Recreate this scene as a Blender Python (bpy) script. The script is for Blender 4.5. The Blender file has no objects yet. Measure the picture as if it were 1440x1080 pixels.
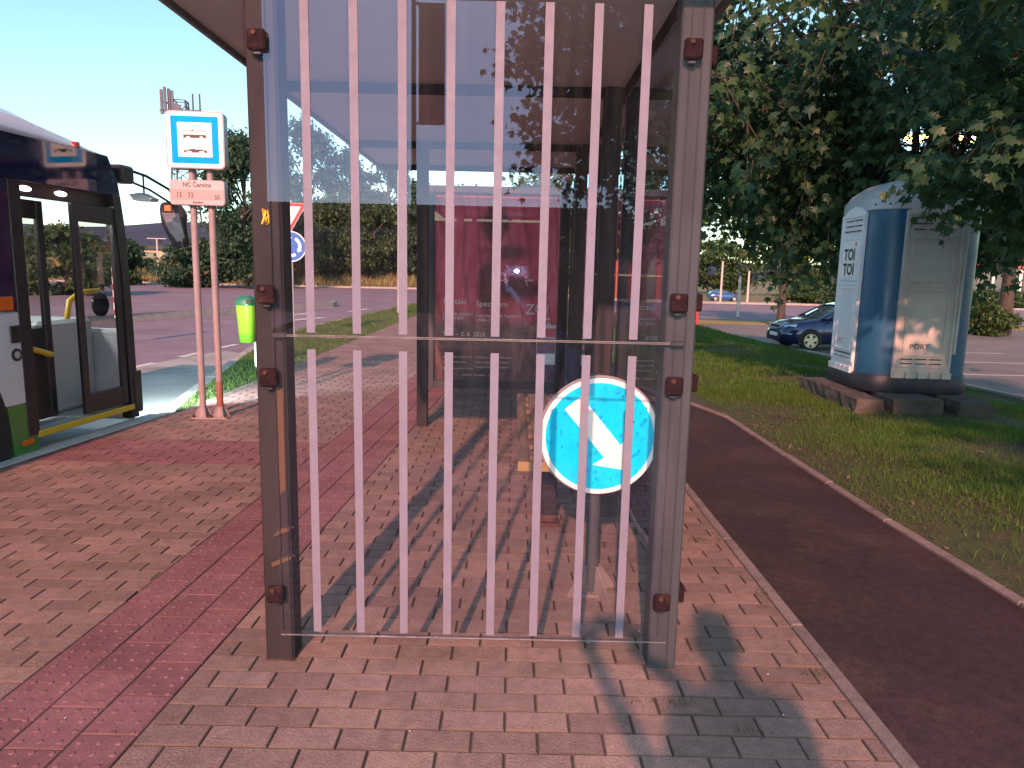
import bpy, bmesh, math, random
import numpy as np
from mathutils import Vector, Matrix, Quaternion
rad = math.radians
random.seed(7); RNG = np.random.default_rng(11)
scene = bpy.context.scene
COL = scene.collection

# ------------------------------------------------------------------ materials
def new_mat(name):
    m = bpy.data.materials.new(name); m.use_nodes = True
    nt = m.node_tree
    for n in list(nt.nodes): nt.nodes.remove(n)
    out = nt.nodes.new('ShaderNodeOutputMaterial')
    return m, nt, out

def N(nt, t, **kw):
    n = nt.nodes.new('ShaderNode' + t)
    for k, v in kw.items():
        if k in n.inputs: n.inputs[k].default_value = v
        else: setattr(n, k, v)
    return n

def L(nt, a, b): nt.links.new(a, b)

def c4(c): return (c[0], c[1], c[2], 1)

def mixc(nt, fac, a, b, mode='MIX'):
    n = nt.nodes.new('ShaderNodeMix'); n.data_type = 'RGBA'; n.blend_type = mode
    for sock, v in ((n.inputs[0], fac), (n.inputs[6], a), (n.inputs[7], b)):
        if hasattr(v, 'is_linked'): nt.links.new(v, sock)
        elif isinstance(v, (int, float)): sock.default_value = v
        else: sock.default_value = c4(v)
    return n.outputs[2]

def math_(nt, op, a, b=None, c=None):
    n = nt.nodes.new('ShaderNodeMath'); n.operation = op
    for i, v in enumerate((a, b, c)):
        if v is None: continue
        if hasattr(v, 'is_linked'): nt.links.new(v, n.inputs[i])
        else: n.inputs[i].default_value = v
    return n.outputs[0]

def ramp(nt, fac, p0, p1, v0=0.0, v1=1.0):
    n = nt.nodes.new('ShaderNodeMapRange'); n.clamp = True
    nt.links.new(fac, n.inputs[0])
    n.inputs[1].default_value = p0; n.inputs[2].default_value = p1
    n.inputs[3].default_value = v0; n.inputs[4].default_value = v1
    return n.outputs[0]

def noise(nt, scale, detail=4, rough=.55, vec=None, dist=0.0):
    n = N(nt, 'TexNoise', Scale=scale, Detail=detail, Roughness=rough, Distortion=dist)
    if vec is None:
        tc = N(nt, 'TexCoord'); vec = tc.outputs['Object']
    nt.links.new(vec, n.inputs['Vector'])
    return n.outputs[0]

def mat(name, c, c2=None, scale=6, rough=.6, metal=0.0, bump=0.0, bscale=60, detail=5, lo=.35, hi=.65,
        island=0.0, rvar=.1, c3=None, scale3=1.0, lo3=.55, hi3=.7, coat=0.0, spec=.5, stretch=None, grain=0.0, gscale=170):
    m, nt, out = new_mat(name)
    b = N(nt, 'BsdfPrincipled'); L(nt, b.outputs[0], out.inputs[0])
    tc = N(nt, 'TexCoord'); vec = tc.outputs['Object']
    if stretch:
        mp = N(nt, 'Mapping'); mp.inputs['Scale'].default_value = stretch
        L(nt, vec, mp.inputs[0]); vec = mp.outputs[0]
    col = None
    if c2 is not None:
        f = ramp(nt, noise(nt, scale, detail, vec=vec), lo, hi)
        col = mixc(nt, f, c, c2)
    if c3 is not None:
        f3 = ramp(nt, noise(nt, scale3, 6, .65, vec=vec), lo3, hi3)
        col = mixc(nt, f3, col if col is not None else c, c3)
    if island:
        g = N(nt, 'NewGeometry')
        v = ramp(nt, g.outputs['Random Per Island'], 0, 1, 1 - island, 1 + island)
        comb = N(nt, 'CombineXYZ')
        for i in range(3): L(nt, v, comb.inputs[i])
        col = mixc(nt, 1.0, col if col is not None else c, comb.outputs[0], 'MULTIPLY')
    if grain:
        g1 = ramp(nt, noise(nt, gscale, 3, .7, vec=vec), .33, .67, 1 - grain, 1 + grain)
        g2 = ramp(nt, noise(nt, gscale * .13, 4, .65, vec=vec), .3, .7, 1 - grain * .7, 1 + grain * .7)
        gg = math_(nt, 'MULTIPLY', g1, g2)
        comb = N(nt, 'CombineXYZ')
        for i in range(3): L(nt, gg, comb.inputs[i])
        col = mixc(nt, 1.0, col if col is not None else c, comb.outputs[0], 'MULTIPLY')
    if col is None: b.inputs['Base Color'].default_value = c4(c)
    else: L(nt, col, b.inputs['Base Color'])
    b.inputs['Metallic'].default_value = metal
    b.inputs['Specular IOR Level'].default_value = spec
    b.inputs['Coat Weight'].default_value = coat
    b.inputs['Coat Roughness'].default_value = .04
    r = ramp(nt, noise(nt, scale * 2.3, 4, vec=vec), .3, .7, max(.02, rough - rvar), min(1, rough + rvar))
    L(nt, r, b.inputs['Roughness'])
    if bump:
        bp = N(nt, 'Bump', Strength=bump, Distance=.01)
        L(nt, noise(nt, bscale, 5, .6, vec=vec), bp.inputs['Height']); L(nt, bp.outputs[0], b.inputs['Normal'])
    return m

def emit(name, c, s):
    m, nt, out = new_mat(name)
    e = N(nt, 'Emission', Color=c4(c), Strength=s); L(nt, e.outputs[0], out.inputs[0])
    return m

def glass(name, tint=(.93, .96, .96), boost=1.0, dirt=.02, rough=.0, f0=.04, streak=False, coat=(1, 1, 1)):
    """thin pane: clear film with a Schlick reflection and a little dust"""
    m, nt, out = new_mat(name)
    tr = N(nt, 'BsdfTransparent', Color=c4(tint))
    gl = N(nt, 'BsdfGlossy', Roughness=rough, Color=c4(coat))
    df = N(nt, 'BsdfDiffuse', Color=(.55, .5, .5, 1))
    lw = N(nt, 'LayerWeight', Blend=.5)
    p5 = math_(nt, 'POWER', lw.outputs['Facing'], 5.0)
    f = math_(nt, 'MULTIPLY', math_(nt, 'MULTIPLY_ADD', p5, 1 - f0, f0), boost)
    f = math_(nt, 'MINIMUM', f, .95)
    tc = N(nt, 'TexCoord'); mp = N(nt, 'Mapping')
    mp.inputs['Scale'].default_value = (9, 9, .6) if streak else (2, 2, 1)
    L(nt, tc.outputs['Object'], mp.inputs[0])
    d = ramp(nt, noise(nt, 3.0, 6, .7, vec=mp.outputs[0]), .42, .8, dirt * .35, dirt * 2.2)
    m1 = N(nt, 'MixShader'); L(nt, d, m1.inputs[0]); L(nt, tr.outputs[0], m1.inputs[1]); L(nt, df.outputs[0], m1.inputs[2])
    m2 = N(nt, 'MixShader'); L(nt, f, m2.inputs[0]); L(nt, m1.outputs[0], m2.inputs[1]); L(nt, gl.outputs[0], m2.inputs[2])
    L(nt, m2.outputs[0], out.inputs[0])
    return m

def leaf_mat(name, c, c2, trans=.35, c3=None):
    m, nt, out = new_mat(name)
    g = N(nt, 'NewGeometry')
    col = mixc(nt, g.outputs['Random Per Island'], c, c2)
    if c3 is not None:
        tc = N(nt, 'TexCoord')
        f = ramp(nt, noise(nt, .55, 3, vec=tc.outputs['Object']), .45, .62)
        col = mixc(nt, f, col, c3)
    d = N(nt, 'BsdfPrincipled', Roughness=.45); L(nt, col, d.inputs['Base Color'])
    d.inputs['Specular IOR Level'].default_value = .35
    t = N(nt, 'BsdfTranslucent'); L(nt, col, t.inputs['Color'])
    mx = N(nt, 'MixShader'); mx.inputs[0].default_value = trans
    L(nt, d.outputs[0], mx.inputs[1]); L(nt, t.outputs[0], mx.inputs[2]); L(nt, mx.outputs[0], out.inputs[0])
    return m

M = {}
M['paver'] = mat('concrete pavers', (.245, .166, .152), (.178, .124, .116), scale=1.7, rough=.88, spec=.25, bump=.5, bscale=120, island=.17, grain=.26, gscale=140,
                 c3=(.125, .092, .082), scale3=5, lo3=.6, hi3=.75)
M['tactile'] = mat('red tactile pavers', (.205, .106, .118), (.165, .083, .095), scale=4, rough=.92, spec=.15, grain=.2, gscale=140, bump=.3, bscale=160, island=.13,
                   c3=(.14, .072, .076), scale3=11, lo3=.6, hi3=.75)
M['arris'] = mat('dirty paver arris', (.15, .105, .095), (.105, .076, .069), scale=6, rough=.95, spec=.1, island=.2)
M['arris_red'] = mat('dirty tactile arris', (.15, .078, .084), (.11, .06, .064), scale=6, rough=.95, spec=.1, island=.2)
M['joint'] = mat('sandy joints', (.075, .06, .05), (.04, .035, .03), scale=20, rough=.95, bump=.4)
M['asphalt'] = mat('road asphalt', (.225, .165, .21), (.175, .13, .165), scale=1.2, rough=.85, bump=.3, bscale=220, c3=(.14, .11, .135), scale3=.5, grain=.15, gscale=60)
M['path'] = mat('path asphalt', (.052, .030, .034), (.035, .021, .025), scale=.9, rough=.8, bump=.5, bscale=300, c3=(.090, .058, .060), scale3=1.3, lo3=.5, hi3=.85, grain=.42, gscale=190, spec=.25)
M['parking'] = mat('parking asphalt', (.16, .145, .15), (.12, .11, .115), scale=.7, rough=.85, bump=.3, bscale=180)
M['bay'] = mat('bus bay concrete', (.34, .33, .32), (.25, .245, .24), scale=1.2, rough=.85, bump=.2, bscale=120, c3=(.17, .165, .16), scale3=.8)
M['kerb'] = mat('kerb concrete', (.38, .35, .33), (.28, .26, .25), scale=5, rough=.85, bump=.3, bscale=120, island=.08)
M['edging'] = mat('path edging concrete', (.21, .165, .165), (.15, .12, .12), scale=4, rough=.9, bump=.4, bscale=90, island=.14, grain=.2, c3=(.10, .085, .08), scale3=3)
M['baykerb'] = mat('pale headlit bay kerb', (.56, .51, .49), (.44, .40, .39), scale=5, rough=.85, bump=.3, bscale=120, island=.08, grain=.1)  # pale concrete, with headlight brightness also put into the colour
M['paint'] = mat('road paint', (.62, .60, .58), (.48, .46, .45), scale=8, rough=.7)
M['soil'] = mat('lawn soil', (.036, .066, .018), (.060, .050, .028), scale=2.2, rough=.95, grain=.4, gscale=60, bump=.8, bscale=40, c3=(.045, .033, .024), scale3=.9, lo3=.5, hi3=.62)
M['meadow'] = mat('dry meadow', (.20, .165, .075), (.12, .125, .05), scale=.35, rough=.95, bump=.5, bscale=6)
M['steel'] = mat('grey painted steel', (.036, .031, .036), (.024, .021, .025), scale=5, rough=.72, spec=.18, bump=.08, bscale=90,
                 c3=(.042, .037, .038), scale3=2.2, lo3=.5, hi3=.75, stretch=(1, 1, .35))
M['steel_pale'] = mat('pale galvanised steel', (.060, .066, .078), (.042, .047, .058), scale=5, rough=.7, spec=.25, bump=.08, stretch=(1, 1, .3))
M['rust'] = mat('rust', (.085, .032, .02), (.04, .02, .017), scale=18, rough=.9, bump=.6, bscale=80, c3=(.14, .055, .025), scale3=10, lo3=.58, hi3=.7)
M['clamp'] = mat('rusty clamp steel', (.026, .012, .016), (.016, .009, .012), scale=26, rough=.9, spec=.1, bump=.6, bscale=90, c3=(.055, .028, .022), scale3=12, lo3=.58, hi3=.72)
M['ruststain'] = mat('rust stain', (.115, .058, .03), (.06, .038, .028), scale=10, rough=.85, stretch=(1, 1, .15))
M['ceiling'] = mat('cream roof sheet', (.46, .37, .35), (.40, .325, .31), scale=1.2, rough=.6, bump=.03)
M['trim'] = mat('roof trim', (.13, .10, .095), (.09, .075, .07), scale=6, rough=.5)
M['beam'] = mat('roof beam', (.022, .019, .022), (.016, .014, .017), scale=6, rough=.9, spec=.08)
M['glass'] = glass('shelter glass', (.99, .985, .99), 2.2, .012, streak=True, coat=(.52, .57, 1.0))  # coat tint: dusk sky blue put into the reflected colour
M['backglass'] = glass('rear shelter glass', (.74, .79, .81), 1.9, .03, streak=True, coat=(.6, .75, 1.0))
M['edge'] = mat('glass edge', (.22, .18, .18), (.12, .105, .11), scale=12, rough=.3)
M['stripe'] = mat('frosted stripe', (.178, .162, .222), (.158, .148, .20), scale=14, rough=.6, spec=.3)
M['wood'] = mat('weathered slat', (.23, .165, .135), (.13, .10, .085), scale=4, rough=.8, bump=.3, bscale=50, stretch=(14, 1, 14))
M['dark'] = mat('dark steel', (.02, .022, .026), (.03, .03, .034), scale=5, rough=.45)
M['black'] = mat('black rubber', (.012, .012, .013), (.02, .02, .02), scale=9, rough=.7)
M['white'] = mat('white sheeting', (.88, .88, .88), (.84, .84, .84), scale=9, rough=.45, spec=.2)
M['cyan'] = mat('blue sign sheeting', (.0, .38, .80), (.0, .34, .74), scale=30, rough=.6, spec=.08)
M['cyan2'] = mat('worn blue sign sheeting', (0, .68, .92), (0, .56, .90), scale=14, rough=.6, spec=.06, c3=(0, .34, .74), scale3=34, lo3=.56, hi3=.66, detail=8)
M['blue'] = mat('traffic blue sheeting', (.01, .10, .42), (.01, .09, .36), scale=20, rough=.35)
M['red'] = mat('traffic red sheeting', (.42, .02, .04), (.36, .02, .035), scale=20, rough=.35)
M['signgrey'] = mat('sign housing', (.30, .27, .29), (.24, .22, .24), scale=8, rough=.4, metal=.2)
M['pinkpost'] = mat('pale painted post', (.32, .265, .30), (.265, .22, .25), scale=7, rough=.5, bump=.05, c3=(.25, .17, .15), scale3=6, lo3=.62, hi3=.75)
M['plate'] = mat('pale line plate', (.50, .42, .46), (.44, .37, .41), scale=3, rough=.4)
M['plate2'] = mat('line number field', (.44, .32, .345), (.40, .29, .31), scale=3, rough=.4)
M['ink'] = mat('black lettering', (.03, .025, .025), rough=.5)
M['navy'] = mat('navy lettering', (.01, .012, .05), rough=.4)
M['redink'] = mat('red lettering', (.6, .03, .05), rough=.4)
M['palewrite'] = mat('white lettering', (.75, .70, .72), rough=.5)
M['green'] = mat('lime plastic', (.22, .50, .03), (.19, .44, .03), scale=6, rough=.35)
M['greenlid'] = mat('dark green lid', (.02, .11, .06), rough=.4)
M['yellow'] = mat('yellow paint', (.72, .46, .02), (.65, .42, .02), scale=8, rough=.4)
M['orange'] = mat('orange marker lens', (.75, .14, .01), rough=.2)
M['buswhite'] = mat('white bus paint', (.66, .65, .70), (.62, .61, .66), scale=2, rough=.25, coat=.5)
M['busgreen'] = mat('green bus paint', (.06, .22, .05), (.05, .19, .045), scale=2, rough=.25, coat=.5)
M['busdark'] = mat('dark bus glazing', (.012, .014, .05), (.016, .017, .055), scale=2, rough=.08, coat=.8, spec=.8)
M['busframe'] = mat('black door frame', (.022, .017, .02), (.03, .022, .024), scale=3, rough=.35)
M['busgrey'] = mat('grey interior panel', (.50, .51, .52), (.45, .46, .47), scale=3, rough=.5)
M['busfloor'] = mat('bus floor', (.50, .50, .48), (.42, .42, .41), scale=14, rough=.6)
M['businside'] = mat('dark interior trim', (.035, .033, .04), (.05, .046, .055), scale=4, rough=.6)
M['busceil'] = mat('interior ceiling', (.45, .45, .45), rough=.6)
M['busglass'] = glass('bus window glass', (.80, .82, .82), 1.0, .01)
M['lampwhite'] = emit('ceiling lamp', (1, .97, .88), 9)
M['headlamp'] = emit('headlamp', (.85, .95, 1), 20)
M['sodium'] = emit('sodium lamp', (1, .60, .13), 16)
M['whitelamp'] = emit('far white lamp', (1, .93, .8), 8)
M['mirror'] = mat('mirror back', (.028, .022, .026), rough=.35)
M['mirrorglass'] = mat('mirror glass', (.10, .085, .12), rough=.45)
M['carblue'] = mat('dark blue car paint', (.012, .022, .10), (.010, .018, .085), scale=2, rough=.25, metal=.3, coat=1.0)
M['carmid'] = mat('mid blue car paint', (.03, .10, .34), rough=.25, metal=.2, coat=1.0)
M['carsilver'] = mat('silver blue car paint', (.25, .33, .48), rough=.3, metal=.4, coat=1.0)
M['carblack'] = mat('dark grey car paint', (.03, .03, .035), rough=.3, coat=1.0)
M['carglass'] = mat('car glass', (.05, .10, .16), rough=.05, spec=1.0, coat=1.0, rvar=.02)
M['tyre'] = mat('tyre rubber', (.014, .014, .015), rough=.8)
M['rim'] = mat('alloy rim', (.62, .55, .42), rough=.3, metal=.6)
M['lens'] = mat('clear lamp lens', (.62, .66, .72), rough=.1, coat=1.0)
M['toiblue'] = mat('teal blue plastic', (.018, .098, .205), (.015, .080, .17), scale=2, rough=.38, bump=.03, bscale=20)
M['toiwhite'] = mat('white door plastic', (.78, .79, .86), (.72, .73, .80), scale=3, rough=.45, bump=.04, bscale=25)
M['toigrey'] = mat('half-shade grey plastic', (.52, .49, .48), (.42, .40, .40), scale=2.2, rough=.45, c3=(.34, .31, .30), scale3=3, lo3=.5, hi3=.8)  # white plastic darkened: the side panel's half shade put into its colour
M['toibase'] = mat('dark base plastic', (.012, .016, .032), (.018, .02, .034), scale=5, rough=.5)
M['toiroof'] = mat('translucent roof plastic', (.46, .47, .52), (.36, .37, .41), scale=4, rough=.45)
M['slab'] = mat('rough old concrete', (.095, .085, .08), (.05, .044, .04), scale=7, rough=.95, bump=.9, bscale=22)
M['bark'] = mat('maple bark', (.075, .06, .05), (.04, .033, .028), scale=7, rough=.95, bump=.9, bscale=22, stretch=(1, 1, .25))
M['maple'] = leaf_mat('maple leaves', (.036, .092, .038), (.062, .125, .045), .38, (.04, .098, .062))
M['maple2'] = leaf_mat('maple leaves tinted lamplit', (.085, .15, .02), (.15, .21, .03), .35, (.03, .06, .02))  # brighter maple copy, lamp light put into the leaf colour
M['farleaf'] = leaf_mat('far tree leaves', (.040, .095, .062), (.065, .130, .075), .35, (.05, .10, .055))
M['bushleaf'] = leaf_mat('shrub leaves', (.045, .095, .035), (.085, .135, .045), .35, (.06, .105, .04))
M['grass'] = leaf_mat('grass blades', (.060, .145, .018), (.105, .205, .032), .4, (.09, .15, .03))
M['grass2'] = leaf_mat('bright verge grass', (.065, .125, .022), (.12, .19, .045), .35)
M['weed'] = leaf_mat('joint weeds', (.055, .075, .02), (.10, .085, .04), .3)
M['litter'] = leaf_mat('dry leaf litter', (.09, .06, .04), (.22, .18, .12), .2)
M['hill'] = mat('forested hill', (.020, .030, .060), (.03, .04, .075), scale=.02, rough=1)  # bluish distance haze put into the forest colour
M['wallwhite'] = mat('white facade', (.72, .70, .68), (.64, .62, .60), scale=.3, rough=.8)
M['wallbeige'] = mat('beige facade', (.55, .42, .30), (.48, .37, .27), scale=.4, rough=.8)
M['brick'] = mat('red brick facade', (.34, .12, .08), (.26, .09, .06), scale=1.4, rough=.9)
M['redfacade'] = mat('red facade panels', (.34, .07, .05), (.27, .055, .045), scale=.5, rough=.5)
M['winglass'] = mat('dark shop window', (.05, .06, .085), (.10, .11, .14), scale=.6, rough=.1, spec=.9)
M['roofdark'] = mat('dark roof', (.06, .055, .06), rough=.8)
M['mast'] = mat('galvanised mast', (.05, .065, .12), (.035, .05, .10), scale=3, rough=.5)
M['pole'] = mat('grey lamp pole', (.40, .40, .42), (.32, .32, .34), scale=3, rough=.5)
M['sapling'] = mat('white guard post', (.48, .46, .45), rough=.7)
M['skin'] = mat('skin', (.45, .27, .20), (.40, .24, .18), scale=8, rough=.5)
M['jacket'] = mat('dark jacket', (.035, .04, .055), (.025, .03, .04), scale=12, rough=.9, bump=.2)
M['jeans'] = mat('blue jeans', (.05, .07, .13), (.035, .05, .10), scale=14, rough=.9, bump=.2)
M['hair'] = mat('brown hair', (.04, .025, .018), rough=.6)
M['paper'] = mat('leaflet paper', (.62, .56, .62), rough=.5)

def poster_mat():
    m, nt, out = new_mat('poster print')
    b = N(nt, 'BsdfPrincipled', Roughness=.4); tl = N(nt, 'BsdfTranslucent'); mx = N(nt, 'MixShader'); mx.inputs[0].default_value = .55
    L(nt, b.outputs[0], mx.inputs[1]); L(nt, tl.outputs[0], mx.inputs[2]); L(nt, mx.outputs[0], out.inputs[0])
    tc = N(nt, 'TexCoord'); o = tc.outputs['Object']
    mp = N(nt, 'Mapping'); mp.inputs['Scale'].default_value = (1.6, 1, .55); mp.inputs['Rotation'].default_value = (0, rad(22), 0)
    L(nt, o, mp.inputs[0])
    folds = noise(nt, 2.6, 6, .55, vec=mp.outputs[0], dist=1.2)
    col = mixc(nt, ramp(nt, folds, .35, .68), (.70, .075, .125), (.94, .18, .27))
    w = N(nt, 'TexWave', Scale=1.1, Distortion=7.0, Detail=3.0); L(nt, mp.outputs[0], w.inputs['Vector'])
    col = mixc(nt, ramp(nt, w.outputs['Fac'], .0, .25, .55, 0), col, (.36, .035, .06))
    sp = N(nt, 'SeparateXYZ'); L(nt, o, sp.inputs[0])
    def blob(cx, cz, rx, rz, e0, e1):
        a = math_(nt, 'DIVIDE', math_(nt, 'SUBTRACT', sp.outputs[0], cx), rx)
        c = math_(nt, 'DIVIDE', math_(nt, 'SUBTRACT', sp.outputs[2], cz), rz)
        d = math_(nt, 'SQRT', math_(nt, 'ADD', math_(nt, 'MULTIPLY', a, a), math_(nt, 'MULTIPLY', c, c)))
        d = math_(nt, 'ADD', d, math_(nt, 'MULTIPLY', math_(nt, 'SUBTRACT', noise(nt, 5, 5, .6, vec=o), .5), .9))
        return ramp(nt, d, e0, e1, 1, 0)
    for bl, c in (((-.05, 1.95, .18, .25, .7, 1.1), (.035, .012, .018)), ((-.12, 1.22, .13, .36, .7, 1.15), (.05, .030, .030)),
                  ((.25, 1.20, .33, .15, .6, 1.1), (.055, .028, .034)), ((.10, 1.62, .30, .10, .5, 1.2), (.10, .018, .024))):
        col = mixc(nt, math_(nt, 'MULTIPLY', blob(*bl), .8), col, c)
    low = ramp(nt, math_(nt, 'ADD', sp.outputs[2], math_(nt, 'MULTIPLY', noise(nt, 3, 5, vec=o), .35)), .92, 1.05, 1, 0)
    dk = mixc(nt, ramp(nt, noise(nt, 4, 6, .6, vec=mp.outputs[0], dist=1.5), .4, .7), (.07, .045, .06), (.30, .14, .14))
    col = mixc(nt, low, col, dk)
    L(nt, col, b.inputs['Base Color']); L(nt, col, tl.inputs['Color'])
    return m
M['poster'] = poster_mat()

# ------------------------------------------------------------------ mesh helpers
def tag(o, label=None, cat=None, group=None, kind=None):
    if label: o['label'] = label
    if cat: o['category'] = cat
    if group: o['group'] = group
    if kind: o['kind'] = kind
    return o

def empty(name, loc, rz=0, label=None, cat=None, group=None):
    o = bpy.data.objects.new(name, None); COL.objects.link(o)
    o.location = loc; o.rotation_euler = (0, 0, rz); o.empty_display_size = .1
    return tag(o, label, cat, group)

class MB:
    """collects shapes and links them as ONE mesh object"""
    def __init__(s): s.v = []; s.f = []; s.m = []; s.sm = []
    def add(s, vs, fs, mi=0, smooth=False, T=None):
        o = len(s.v)
        if T is not None: vs = [tuple(T @ Vector(p)) for p in vs]
        s.v += [tuple(p) for p in vs]
        for f in fs: s.f.append([i + o for i in f]); s.m.append(mi); s.sm.append(smooth)
        return s
    def box(s, x0, x1, y0, y1, z0, z1, c=.004, mi=0, T=None):
        x0, x1 = min(x0, x1), max(x0, x1); y0, y1 = min(y0, y1), max(y0, y1); z0, z1 = min(z0, z1), max(z0, z1)
        c = min(c, abs(x1 - x0) * .45, abs(y1 - y0) * .45, abs(z1 - z0) * .45)
        X = (x0, x1); Y = (y0, y1); Z = (z0, z1); sg = (1, -1); vs = []; ix = {}
        for i in (0, 1):
            for j in (0, 1):
                for k in (0, 1):
                    for a in range(3):
                        p = [X[i], Y[j], Z[k]]
                        for ax, bit in ((0, i), (1, j), (2, k)):
                            if ax != a: p[ax] += c * sg[bit]
                        ix[(i, j, k, a)] = len(vs); vs.append(p)
        fs = []
        def q(*ks): fs.append([ix[k] for k in ks])
        q((0,0,0,0),(0,0,1,0),(0,1,1,0),(0,1,0,0)); q((1,0,0,0),(1,1,0,0),(1,1,1,0),(1,0,1,0))
        q((0,0,0,1),(1,0,0,1),(1,0,1,1),(0,0,1,1)); q((0,1,0,1),(0,1,1,1),(1,1,1,1),(1,1,0,1))
        q((0,0,0,2),(0,1,0,2),(1,1,0,2),(1,0,0,2)); q((0,0,1,2),(1,0,1,2),(1,1,1,2),(0,1,1,2))
        for j in (0,1):
            for k in (0,1): q((0,j,k,1),(1,j,k,1),(1,j,k,2),(0,j,k,2))
        for i in (0,1):
            for k in (0,1): q((i,0,k,0),(i,1,k,0),(i,1,k,2),(i,0,k,2))
        for i in (0,1):
            for j in (0,1): q((i,j,0,0),(i,j,1,0),(i,j,1,1),(i,j,0,1))
        for i in (0,1):
            for j in (0,1):
                for k in (0,1): q((i,j,k,0),(i,j,k,1),(i,j,k,2))
        return s.add(vs, fs, mi, False, T)
    def cyl(s, a, b, r0, r1=None, n=14, mi=0, cap=True, T=None):
        r1 = r0 if r1 is None else r1
        a = Vector(a); b = Vector(b); d = (b - a)
        q = d.to_track_quat('Z', 'Y')
        vs = []
        for p, r in ((a, r0), (b, r1)):
            for i in range(n):
                t = 2 * math.pi * i / n
                vs.append(p + q @ Vector((r * math.cos(t), r * math.sin(t), 0)))
        s.add(vs, [[i, (i + 1) % n, n + (i + 1) % n, n + i] for i in range(n)], mi, True, T)
        if cap: s.add(vs, [list(range(n - 1, -1, -1)), list(range(n, 2 * n))], mi, False, T)
        return s
    def tube(s, pts, rs, n=8, mi=0, T=None):
        """swept tube through points with radii"""
        pts = [Vector(p) for p in pts]
        if not hasattr(rs, '__len__'): rs = [rs] * len(pts)
        vs = []; prev = None
        for i, p in enumerate(pts):
            d = (pts[min(i + 1, len(pts) - 1)] - pts[max(i - 1, 0)]).normalized()
            up = Vector((0, 0, 1)) if abs(d.z) < .9 else Vector((1, 0, 0))
            if prev is not None: up = prev
            x = d.cross(up); 
            if x.length < 1e-5: x = d.orthogonal()
            x.normalize(); y = x.cross(d).normalized(); prev = y
            for k in range(n):
                t = 2 * math.pi * k / n
                vs.append(p + (x * math.cos(t) + y * math.sin(t)) * rs[i])
        fs = []
        for i in range(len(pts) - 1):
            for k in range(n):
                fs.append([i*n+k, i*n+(k+1) % n, (i+1)*n+(k+1) % n, (i+1)*n+k])
        s.add(vs, fs, mi, True, T)
        s.add(vs, [list(range(n)), list(range((len(pts)-1)*n, len(pts)*n))], mi, False, T)
        return s
    def prism(s, poly, a0, a1, axis='y', mi=0, T=None, smooth=False):
        """2-D polygon extruded along an axis (poly in the other two axes)"""
        n = len(poly)
        def P(u, v, w):
            return {'y': (u, w, v), 'x': (w, u, v), 'z': (u, v, w)}[axis]
        vs = [P(u, v, a0) for u, v in poly] + [P(u, v, a1) for u, v in poly]
        s.add(vs, [list(range(n - 1, -1, -1)), list(range(n, 2 * n))], mi, False, T)
        s.add(vs, [[i, (i+1) % n, n + (i+1) % n, n + i] for i in range(n)], mi, smooth, T)
        return s
    def loft(s, rings, mi=0, closed=True, caps=True, smooth=True, T=None):
        n = len(rings[0]); vs = [p for r in rings for p in r]; fs = []
        for i in range(len(rings) - 1):
            for k in range(n if closed else n - 1):
                fs.append([i*n+k, i*n+(k+1) % n, (i+1)*n+(k+1) % n, (i+1)*n+k])
        s.add(vs, fs, mi, smooth, T)
        if caps: s.add(vs, [list(range(n)), list(range((len(rings)-1)*n, len(rings)*n))], mi, False, T)
        return s
    def pieces(s):
        """split the collected shapes into their connected pieces"""
        par = list(range(len(s.v)))
        def f(i):
            while par[i] != i: par[i] = par[par[i]]; i = par[i]
            return i
        key = {}
        for i, q in enumerate(s.v):
            k = (round(q[0], 5), round(q[1], 5), round(q[2], 5))
            if k in key: par[f(i)] = f(key[k])
            else: key[k] = i
        for fc in s.f:
            for a in fc[1:]: par[f(a)] = f(fc[0])
        groups = {}
        for k, fc in enumerate(s.f): groups.setdefault(f(fc[0]), []).append(k)
        out = []
        for ks in groups.values():
            b = MB(); ix = {}
            for k in ks:
                for a in s.f[k]:
                    if a not in ix: ix[a] = len(b.v); b.v.append(s.v[a])
                b.f.append([ix[a] for a in s.f[k]]); b.m.append(s.m[k]); b.sm.append(s.sm[k])
            out.append(b)
        return out
    def build(s, name, mats, parent=None, loc=None, rot=None):
        if name in EACH:                     # every loose piece of these becomes an object of its own
            obs = [b._build(name, mats, parent, loc, rot) for b in s.pieces()]
            MB.last = obs; return obs[0]
        o = s._build(name, mats, parent, loc, rot); MB.last = [o]; return o
    def _build(s, name, mats, parent=None, loc=None, rot=None):
        me = bpy.data.meshes.new(name)
        me.from_pydata(s.v, [], s.f)
        if not isinstance(mats, (list, tuple)): mats = [mats]
        for m in mats: me.materials.append(m)
        me.polygons.foreach_set('material_index', s.m)
        me.polygons.foreach_set('use_smooth', s.sm)
        bm = bmesh.new(); bm.from_mesh(me); bmesh.ops.recalc_face_normals(bm, faces=bm.faces); bm.to_mesh(me); bm.free()
        me.update()
        o = bpy.data.objects.new(name, me); COL.objects.link(o)
        if parent is not None: o.parent = parent
        if loc is not None: o.location = loc
        if rot is not None: o.rotation_euler = rot
        return o

EACH = set('anchor_bolt antenna_panel antenna_arm door_gap far_wall pane_edge pillar pole_bracket post_ridge red_band rivet roof_edge_trim roof_rib rust_run side_marker slat_spacer trouser_leg shoe vent_slit wall_bracket wire_stub lattice_leg direction_arrow front_bumper skirt_panel scuff_mark'.split())
def shift(o, T):
    for q in (MB.last if o in MB.last else [o]): q.data.transform(T)

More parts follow.
